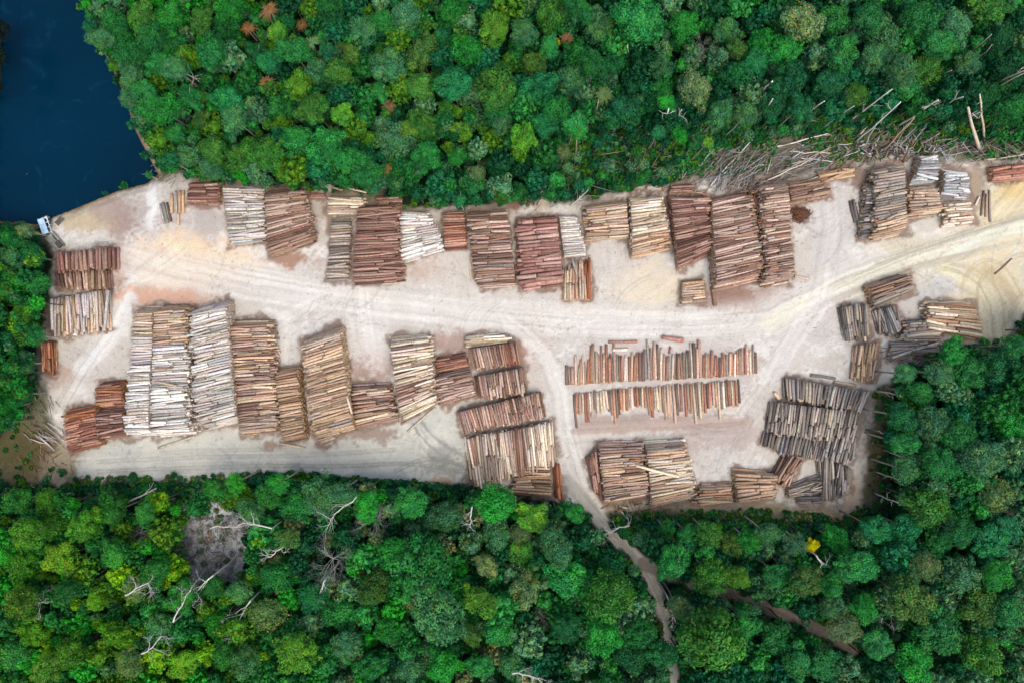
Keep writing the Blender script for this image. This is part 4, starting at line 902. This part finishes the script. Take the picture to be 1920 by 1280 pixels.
for (ln, dr, size, cw, kind), its in cls.items():
    its.sort(key=lambda q: q[0])
    for k, (d, e) in enumerate(its):
        pre = '' if len(its) == 1 else ('nearest ' if k == 0 else ORD[k] + ' nearest ')
        tag(e, f"{pre}{size} {cw} {kind} {dr} {ln}", 'tree', {'palm-like tree': 'palm-like trees in the forest', 'twiggy tree': 'leafless grey trees'}.get(kind, 'trees of the forest'))

# ------------------------------------------------------------------ bare standing poles and fallen trunks
def pole(x0, y0, x1, y1, wd, z1, cn, lab, name='bare_trunk', z0=0.0, grp=None):
    up_ = y0 < 300 and x0 > 1000 and z1 > 5 and name == 'bare_trunk'
    if up_: z0 = 3.5; z1 += 4.5; wd *= 1.15
    a = Acc(); b0 = np.array([*w2(x0, y0, z0), z0]); b1 = np.array([*w2(x1, y1, z1), z1]); n = 6
    if up_: b0 = b0 - (b1 - b0) * (z0 + .3) / (z1 - z0)
    t = np.linspace(0, 1, n)[:, None]
    P = b0 * (1 - t) + b1 * t + np.concatenate([rng.normal(0, .12, (n, 2)), np.zeros((n, 1))], 1)
    tube(a, P - b0, np.linspace(1, .5, n) * wd * S / 2, lin(pal[cn][rng.integers(len(pal[cn]))]) * .9, 6, 0)
    r_ = np.random.default_rng(int(x0 * 7 + y0))
    if wd >= 3:
        for k in range(3):
            j = r_.integers(2, n - 1); d = (b1 - b0) / np.linalg.norm(b1 - b0) + r_.normal(0, .5, 3); d /= np.linalg.norm(d)
            branch_rec(a, (P - b0)[j], d, r_.uniform(1, 2), wd * S * .2, 1, r_, lin((190, 182, 172)), .5, 4, .02)
    o = a.build(name, [BARK]); o.location = b0; tag(o, lab, 'trunk' if name != 'bare_trunk' else 'bare trunk', grp or 'bare and fallen trunks'); return o
SP = [ # standing: base px, top px
 (1641,733,1690,742,3,11,'bare pole standing right of the grey log stacks, topmost one'),(1632,805,1660,812,2.5,9,'short bare pole beside the middle of the grey log stacks'),(1655,843,1705,860,3,11,'bare pole slanting right beside the lower grey logs'),(1640,882,1690,902,3,11,'bare pole just below the lower grey logs corner'),(1637,922,1685,942,3.5,11,'white bare pole above the sandy corner of the lower yard'),(1655,990,1680,1003,3,8,'bare pole right of the sandy corner in dark forest'),(1668,1036,1684,1046,3,7,'short bare pole under the sandy corner'),
 (1232,1013,1250,1045,3,10,'pale bare pole below the middle of the lower yard edge'),(1258,1002,1275,1030,4,10,'thick pale bare trunk left of the bright crown below the yard'),(1300,1000,1312,1016,4,8,'stout grey bare trunk below the creamy pile'),(1443,987,1470,1016,2.5,9,'left bare pole near the yellow tree'),(1465,990,1508,1018,3,11,'bare pole pointing at the yellow tree'),(1380,998,1390,1004,3,4,'short white stub below the golden pile'),
 (1242,236,1253,205,3.5,13,'pale upright trunk under the khaki crown at top centre'),(1268,225,1276,205,3,12,'grey trunk beside the pale upright trunk at top centre'),(1110,228,1125,190,2.5,11,'thin trunk of the khaki palm'),(1082,285,1083,240,3,11,'pale trunk above the upper edge of the creamy stack'),(1180,110,1177,85,2.5,12,'thin trunk in the dark hollow below the big fresh green tree'),
 (1411,190,1447,152,3.5,14,'white bare trunk left of the dark hollow at upper right'),(1422,214,1450,188,2.5,13,'second white bare trunk under the first at upper right'),(1503,222,1545,190,3,13,'white bare trunk below the greygreen crown at upper right'),(1550,234,1600,200,2.5,14,'long thin bare trunk left of the yellow-green bush'),(1600,222,1672,168,3,15,'long bare trunk over the yellow-green bush'),(1618,255,1690,190,3,14,'long bare trunk crossing the brown earth gap'),(1628,262,1645,232,2.5,8,'short bare trunk by the brown earth gap'),
 (1694,230,1760,187,4,14,'silvery bare trunk with twigs right of the brown earth gap'),(1745,213,1805,180,3,14,'bare trunk below the leafy column at upper right'),(1832,268,1815,200,6,14,'stout white trunk standing over the rubble'),(1844,247,1838,180,4,14,'slim white trunk beside the stout white trunk'),(1850,165,1925,128,3,16,'upper one of two long thin trunks at the right edge'),(1842,180,1925,136,2.5,16,'lower one of two long thin trunks at the right edge'),(1800,112,1860,66,2.5,18,'long leaning trunk high in the top right forest'),(1812,128,1862,85,2,18,'thin leaning trunk under the long leaning trunk at top right'),(1750,145,1785,132,2.5,14,'short trunk beside the olive crown at top right'),
 (1700,290,1712,262,3,6,'dark leaning snag above the blue-grey pile','brown'),(1668,270,1715,222,3,8,'dark leaning trunk over the rubble heap','brown'),
 (35,609,0,606,3,8,'white pole pointing to the left edge'),(55,562,28,560,2.5,7,'short white pole among the left trees'),(75,541,72,548,3,3,'short white snag left of the tan stack'),
]
for s in SP: pole(*s[:6], s[7] if len(s) > 7 else 'palemix', s[6])
FP = [ # fallen on the ground or over brush
 (1300,322,1350,268,'a'),(1330,348,1425,248,'b'),(1440,280,1568,246,'c'),(1450,330,1560,275,'d'),(1480,285,1555,287,'e'),(1495,296,1560,302,'f'),(1425,345,1520,300,'g'),(1365,345,1420,310,'h'),(1845,247,1925,240,'i'),(1845,300,1925,290,'j'),(1855,232,1925,248,'k'),(1755,275,1785,300,'l'),(1350,272,1372,245,'m'),(1335,285,1355,255,'n'),(1255,355,1330,368,'o'),
 (1070,385,1102,355,'p'),(975,365,1038,355,'q'),(1600,262,1660,210,'r'),(1540,330,1500,345,'s'),(240,940,292,915,'t'),(343,955,380,937,'u'),(205,1035,335,985,'v'),(262,972,285,966,'w'),(300,1022,318,1010,'x'),(288,1060,310,1045,'y'),(395,988,455,985,'z'),(205,700,350,1,'')]
FL = {'a': 'silvery fallen trunk at the left end of the felled heap', 'b': 'long silvery fallen trunk crossing the felled heap', 'c': 'long straight pale trunk above the weeds at upper right', 'd': 'pale fallen trunk slanting over the golden stack', 'e': 'upper one of two flat pale planks in the debris', 'f': 'lower one of two flat pale planks in the debris', 'g': 'pale fallen pole left of the flat planks', 'h': 'short fallen pole above the tall mauve pile',
      'i': 'fallen trunk reaching the right edge above the rusty stack', 'j': 'long pale pole just above the rusty stack at the right edge', 'k': 'thin fallen pole crossing another at the right edge', 'l': 'short thick blue-grey log in the rubble beside the stout white trunk', 'm': 'short fallen pole left of the felled heap', 'n': 'thin pole beside the felled heap left end', 'o': 'broken brown trunk lying above the reddish pile', 'p': 'thin white pole at the forest edge above the creamy stack',
      'q': 'thin white pole above the small sandy bare spot', 'r': 'thin fallen trunk beside the brown earth gap', 's': 'short fallen pole beside the golden stack', 't': 'white fallen pole below the left end of the mud road', 'u': 'white curved fallen trunk at the top of the bare grey clearing', 'v': 'longest white fallen trunk left of the bare grey clearing', 'w': 'short pale pole left of the bare grey clearing', 'x': 'short white pole near the right end of the longest white trunk', 'y': 'short white pole under the longest white trunk', 'z': 'thin white pole lying in the bare grey clearing'}
for x0, y0, x1, y1, k in FP[:-1]:
    low = y0 > 800; pole(x0, y0, x1, y1, 5 if k in 'lo' else (3.6 if k in 'vtu' else 3), 3.2 if low else 1.2, 'bluegrey' if k in 'lab' else ('brown' if k == 'o' else 'palemix'), FL[k], 'fallen_trunk', 2.8 if low else .5)
# tangle of limbs and offcuts in the felled heap
tg = Acc()
def clear_sticks(cx, cy, sx, sy, n, ang, lp, cn, wd=2.0, za=.9, dang=22):
    for _ in range(n):
        x = rng.normal(cx, sx); y = rng.normal(cy, sy); a_ = R(ang + rng.normal(0, dang)); L = lp * rng.uniform(.4, 1.4) / 2
        z = rng.uniform(.1, za); p0 = (*w2(x - math.cos(a_) * L, y + math.sin(a_) * L), z); p1 = (*w2(x + math.cos(a_) * L, y - math.sin(a_) * L), z + rng.normal(0, .25)); pm = (np.array(p0) + p1) / 2 + np.array([*rng.normal(0, L * S * .08, 2), .1])
        c = lin(pal[cn][rng.integers(len(pal[cn]))]) * rng.uniform(.5, .85); tube(tg, [p0, pm, p1], np.array([1, .8, .45]) * wd * S / 2 * rng.uniform(.6, 1.3), c, 5, 0)
clear_sticks(1380, 312, 38, 20, 110, 38, 44, 'grey', 1.3, 1.3, 26); clear_sticks(1375, 315, 36, 18, 40, 38, 56, 'bluegrey', 1.6, 1.3, 20); clear_sticks(1430, 332, 40, 12, 60, 20, 40, 'grey', 1.6, 1.0, 24); clear_sticks(1500, 285, 50, 16, 60, 22, 42, 'grey', 1.5); clear_sticks(1510, 295, 40, 14, 22, 22, 46, 'bluegrey', 2.0)
clear_sticks(1665, 284, 42, 9, 130, 30, 12, 'grey', 3.2, 1.2, 50); clear_sticks(1665, 284, 42, 9, 40, 30, 11, 'bluegrey', 3.0, 1.2, 50); clear_sticks(1560, 300, 50, 12, 44, 25, 32, 'grey', 2.0); clear_sticks(1740, 272, 40, 12, 50, 20, 18, 'grey', 2.2, 1.2, 50); clear_sticks(1850, 270, 45, 20, 120, -20, 34, 'grey', 1.5, 1.2, 50); clear_sticks(1780, 265, 70, 20, 70, 30, 34, 'bluegrey', 1.5, 1.6, 40)
clear_sticks(1620, 255, 60, 22, 60, 45, 34, 'grey', 1.3); clear_sticks(95, 820, 16, 8, 22, -30, 30, 'palemix', 2.2, .8, 16); clear_sticks(80, 780, 14, 22, 26, -60, 22, 'grey', 1.4); clear_sticks(90, 860, 30, 20, 50, 20, 16, 'brown', 1.3, .5, 60)
clear_sticks(400, 1010, 46, 46, 600, 60, 12, 'grey', .9, 1.8, 70); clear_sticks(400, 1010, 40, 40, 30, 30, 26, 'palemix', 1.2, 1.5, 40); clear_sticks(1150, 300, 90, 40, 160, 40, 36, 'grey', 1.4, 3.5, 45); clear_sticks(1190, 955, 30, 9, 40, -15, 14, 'brown', 1.5, .5, 50); clear_sticks(1010, 365, 30, 8, 24, 20, 24, 'grey', 1.3)
clear_sticks(1410, 362, 10, 12, 26, 40, 20, 'brown', 3, 3, 40); clear_sticks(870, 912, 30, 5, 26, 5, 18, 'grey', 2.2, .5, 25); clear_sticks(1240, 345, 20, 8, 26, 20, 20, 'brown', 1.8, .8, 40); clear_sticks(320, 322, 14, 10, 22, 35, 24, 'greytan', 1.2, .5, 30); clear_sticks(540, 345, 40, 4, 12, 15, 30, 'grey', 1.2, .8, 12); clear_sticks(1720, 655, 30, 14, 40, 30, 30, 'grey', 1.8, .8, 25)
clear_sticks(900, 600, 500, 150, 260, 0, 5, 'brown', .7, .12, 90)
o = tg.build('felling_debris', [BARK]); tag(o, 'tangle of grey limbs, poles and offcuts at the edges of the yard', 'debris', kind='stuff')

# crooked white snags lying over the canopy
def snag(x, y, rpx, rot, h, lab, seed):
    h = h + 2.5 if h > 9.5 else h
    r = np.random.default_rng(seed); px0 = rpx * S
    e = empty('dead_tree', (*w2(x, y, h), 0)); col = np.ones(3)
    a = Acc(); d = np.array([math.cos(R(rot)), math.sin(R(rot)), .12])
    pts_ = [np.array([0, 0, 0.0])]
    for i in range(5): pts_.append(pts_[-1] + (d + r.normal(0, .18, 3)) * px0 * .22)
    tube(a, [np.array([0, 0, -h - .5])] + pts_[:1], np.array([.2, .16]), col, 6)
    t = a.build('trunk', [BRANCH], e); t.location = (0, 0, h)
    a = Acc(); tube(a, pts_, np.linspace(.17, .06, 6), col, 6)
    for k in (1, 2, 3, 4, 5, 5):
        nd = d + r.normal(0, .75, 3); nd[2] = abs(nd[2]) * .3; nd /= np.linalg.norm(nd); branch_rec(a, pts_[k], nd, px0 * .3, .075, 3, r, col, .5, 5, .02)
    b = a.build('branches', [BRANCH], e); b.location = (0, 0, h)
    for o in (t, b): o.color = (*(lin((190, 186, 178))), 1)
    tag(e, lab, 'dead tree', 'white snags')
snag(510, 990, 40, 170, 12, 'bright white antler-like dead tree right of the bare grey clearing', 1); snag(668, 930, 48, 230, 12, 'white crooked dead branch below the mud road', 2); snag(540, 1012, 36, 215, 11, 'white dead tree just below the antler-like one', 3); snag(610, 1085, 26, 250, 12, 'small white dead tree under the grey twiggy crown', 4)
snag(885, 950, 26, 265, 11, 'slim white dead tree left of the bright crown under the cream pile', 5); snag(960, 1262, 40, 340, 12, 'white dead tree at the middle of the bottom edge', 6); snag(1250, 1115, 40, 290, 9, 'pale curved dead tree overhanging the forest track', 7); snag(1530, 1040, 36, 325, 10, 'white dead branch right below the yellow tree', 8)
snag(400, 1078, 44, 225, 10, 'white dead branch at the lower edge of the bare grey clearing', 9); snag(470, 1125, 50, 240, 11, 'two-armed white dead tree lower right of the bare grey clearing', 10); snag(130, 1115, 46, 200, 11, 'white dead branch among olive trees at lower left', 11); snag(1180, 985, 46, 200, 4, 'pale dead tree fallen across the mouth of the forest track', 12); snag(1900, 1245, 46, 140, 6, 'pale dead trunk by the sandy gap in the bottom right corner', 13)
snag(265, 1225, 44, 30, 12, 'pale dead tree with many arms near the bottom left', 14); snag(235, 1115, 44, 25, 12, 'pale dead tree left of centre in the lower left forest', 15); snag(325, 1165, 44, 60, 12, 'pale dead tree in the lower left forest under the feathery crowns', 16)

# ------------------------------------------------------------------ boats and shed
def box(acc, x0, x1, y0, y1, z0, z1, col=(1, 1, 1)):
    v = [(x, y, z) for z in (z0, z1) for y in (y0, y1) for x in (x0, x1)]
    acc.add(v, [[0, 2, 3, 1], [4, 5, 7, 6], [0, 1, 5, 4], [2, 6, 7, 3], [0, 4, 6, 2], [1, 3, 7, 5]], col, smooth=False)
M_ROOF = mat_wood('roof_paint', lin((196, 226, 240)), .5); M_WHITE = mat_wood('white_paint', lin((225, 232, 236)), .5); M_DARK = mat_wood('dark_hull', lin((58, 66, 70))); M_OLD = mat_wood('old_planks', lin((150, 148, 136))); M_OLD2 = mat_wood('dark_planks', lin((86, 84, 78)))
M_TIN = mat_wood('tin_roof', lin((176, 182, 184)), .5); M_GLASS, _, _b = mat('cabin_glass', .1, .6); _b.inputs['Base Color'].default_value = (.01, .015, .02, 1)
def hull(acc, L, Wd, z0, z1):
    xs_ = np.linspace(-L / 2, L / 2, 9); wv = Wd / 2 * np.array([.75, .9, 1, 1, 1, .98, .88, .62, .18])
    v = []
    for x, w_ in zip(xs_, wv): v += [(x, -w_, z1), (x, -w_ * .75, z0), (x, w_ * .75, z0), (x, w_, z1)]
    F = []
    for i in range(8):
        b = i * 4
        for k in range(3): F.append([b + k, b + 4 + k, b + 5 + k, b + k + 1])
    acc.add(v, F, (1, 1, 1), smooth=False); acc.add([v[0], v[1], v[2], v[3], v[32], v[33], v[34], v[35]], [[0, 1, 2, 3], [7, 6, 5, 4]], (1, 1, 1), smooth=False)
    v2 = [(x, s * w_ * .96, z1 - .12) for x, w_ in zip(xs_, wv) for s in (-1, 1)]
    acc.add(v2, [[2 * i, 2 * i + 2, 2 * i + 3, 2 * i + 1] for i in range(8)], (.8, .8, .8), smooth=False)
x, y = w2(87, 424); boat = empty('boat', (x, y, -1.0)); boat.rotation_euler = (0, 0, R(-70))
a = Acc(); hull(a, 5.0, 2.3, -.2, .5); a.build('hull', [M_DARK], boat)
a = Acc(); box(a, -1.7, 1.9, -.95, .5, 1.75, 1.83); box(a, -1.7, 1.9, -.25, -.2, 1.83, 1.86); a.build('canopy', [M_ROOF], boat).rotation_euler = (R(2), 0, 0)
a = Acc()
for xx in (-1.6, -.5, .6, 1.8): box(a, xx - .06, xx + .06, .5, 1.0, 1.55, 1.62)
box(a, -1.9, 2.1, .96, 1.08, 1.52, 1.66)
for xx in (-1.8, .1, 2.0):
    box(a, xx - .04, xx + .04, .98, 1.05, .38, 1.52); box(a, xx - .04, xx + .04, -.9, -.83, .38, 1.75)
a.build('rail_frame', [M_WHITE], boat)
a = Acc(); box(a, -2.1, -1.75, -.7, .7, .38, .85); a.build('stern_box', [M_WHITE], boat)
a = Acc()
for xx in (-1.0, 0.1, 1.2): box(a, xx - .18, xx + .18, -.8, .8, .55, .62)
a.build('bench', [M_OLD], boat)
tag(boat, 'small boat with pale blue canopy and white side rail moored at the pond edge', 'boat')
x, y = w2(106, 453); raft = empty('raft', (x, y, 0)); raft.rotation_euler = (0, 0, R(-50))
a = Acc()
for i in range(9): box(a, -1.95 + i * .44, -1.95 + i * .44 + .4, -1.15 + rng.normal(0, .04), 1.15 + rng.normal(0, .04), .35, .42, np.ones(3) * rng.uniform(.7, 1.1))
a.build('deck', [M_OLD], raft)
a = Acc()
for yy in (-.9, .75): box(a, -2.1, 2.1, yy, yy + .18, .06, .35)
a.build('beam', [M_OLD2], raft)
a = Acc(); box(a, .5, 1.9, -.2, .9, .42, 1.0); box(a, -1.4, .3, .3, .55, .42, .62); a.build('crate', [M_OLD2], raft)
a = Acc(); box(a, -1.9, 1.95, 1.0, 1.12, .42, .8); box(a, -1.9, 1.95, -1.12, -1.0, .42, .8); a.build('side_rail', [M_OLD], raft)
tag(raft, 'weathered grey plank raft beached beside the blue-roofed boat', 'raft')
# covered engine drum and planks on the bank
x, y = w2(112, 415); a = Acc()
for i in range(3): box(a, -1.0 + i * .05, 1.0, -.5 + i * .36, -.2 + i * .36, .05 + i * .1, .14 + i * .1)
o = a.build('plank_stack', [M_OLD2]); o.location = (x, y, 0); o.rotation_euler = (0, 0, R(50)); tag(o, 'small dark stack of planks on the bank right of the boat', 'planks')
x, y = w2(190, 457); a = Acc()
for i in range(3): box(a, -1.9 + .2 * i, 1.9 - .15 * i, -.5 + i * .36, -.22 + i * .36, .05, .2)
o = a.build('squared_timbers', [M_OLD]); o.location = (x, y, 0); o.rotation_euler = (0, 0, R(-4)); tag(o, 'grey squared timbers along the top of the brown log stack', 'timbers')
x, y = w2(1690, 733, 2); shed = empty('shed', (x, y, 0)); shed.rotation_euler = (0, 0, R(-40))
a = Acc(); box(a, -.95, .95, -.75, .75, 0, 1.9); a.build('wall', [M_OLD2], shed)
a = Acc(); a.add([(-1.15, -.95, 1.86), (1.15, -.95, 1.86), (1.15, .95, 2.2), (-1.15, .95, 2.2), (-1.15, -.95, 1.92), (1.15, -.95, 1.92), (1.15, .95, 2.26), (-1.15, .95, 2.26)], [[0, 3, 2, 1], [4, 5, 6, 7], [0, 1, 5, 4], [2, 3, 7, 6], [1, 2, 6, 5], [3, 0, 4, 7]], (1, 1, 1), smooth=False)
a.build('roof', [M_TIN], shed)
a = Acc(); box(a, -.35, .35, -.78, -.75, .05, 1.7); a.build('door', [M_OLD], shed)
tag(shed, 'tiny shed with a grey tin roof at the forest edge right of the grey logs', 'shed')
# reddish bark heap
a = Acc(); r_ = np.random.default_rng(3)
for i in range(900):
    th = r_.uniform(0, 6.283); q = math.sqrt(r_.uniform(0, 1)); wob = 1 + .22 * math.sin(3 * th + 1) + .12 * math.sin(7 * th); q2 = q * r_.uniform(.8, 1.25) if q > .8 else q; cx = q2 * 2.0 * wob * math.cos(th); cy = q2 * 1.55 * wob * math.sin(th); cz = (1 - q * q) * .9; s = r_.uniform(.1, .3); an = r_.uniform(0, 3.14); dx_ = s * math.cos(an); dy_ = s * math.sin(an)
    a.add([(cx - dx_, cy - dy_, cz + .02), (cx + dy_ * .4, cy - dx_ * .4, cz + .1), (cx + dx_, cy + dy_, cz + r_.uniform(0, .12)), (cx - dy_ * .4, cy + dx_ * .4, cz + .04)], [[0, 1, 2, 3]], lin((104, 72, 54)) * r_.uniform(.4, 1.3), smooth=False)
k = 20; rr = np.linspace(0, 1, 6); vv = [(0, 0, .85)]
for q in rr[1:]:
    for j in range(k): wob = 1 + .22 * math.sin(3 * j / k * 6.283 + 1); vv.append((q * 1.7 * wob * math.cos(j / k * 6.283), q * 1.3 * wob * math.sin(j / k * 6.283), (1 - q * q) * .85 - .02))
a.add(vv, [[1 + i * k + j, 1 + i * k + (j + 1) % k, 1 + (i + 1) * k + (j + 1) % k, 1 + (i + 1) * k + j] for i in range(4) for j in range(k)][:], lin((80, 48, 36)))
a.add([vv[0]] + vv[1:k + 1], [[0, 1 + j, 1 + (j + 1) % k] for j in range(k)], lin((80, 48, 36)))
o = a.build('bark_heap', [BARK]); o.location = (*w2(1500, 402), 0); tag(o, 'dark reddish heap of bark beside the brown stack, right of the twin tall piles', 'bark heap')
print('logs individual', len([o for o in scene.objects if o.name.split('.')[0] == 'log']), 'trees', len(TREES), 'rest log verts', REST.n)
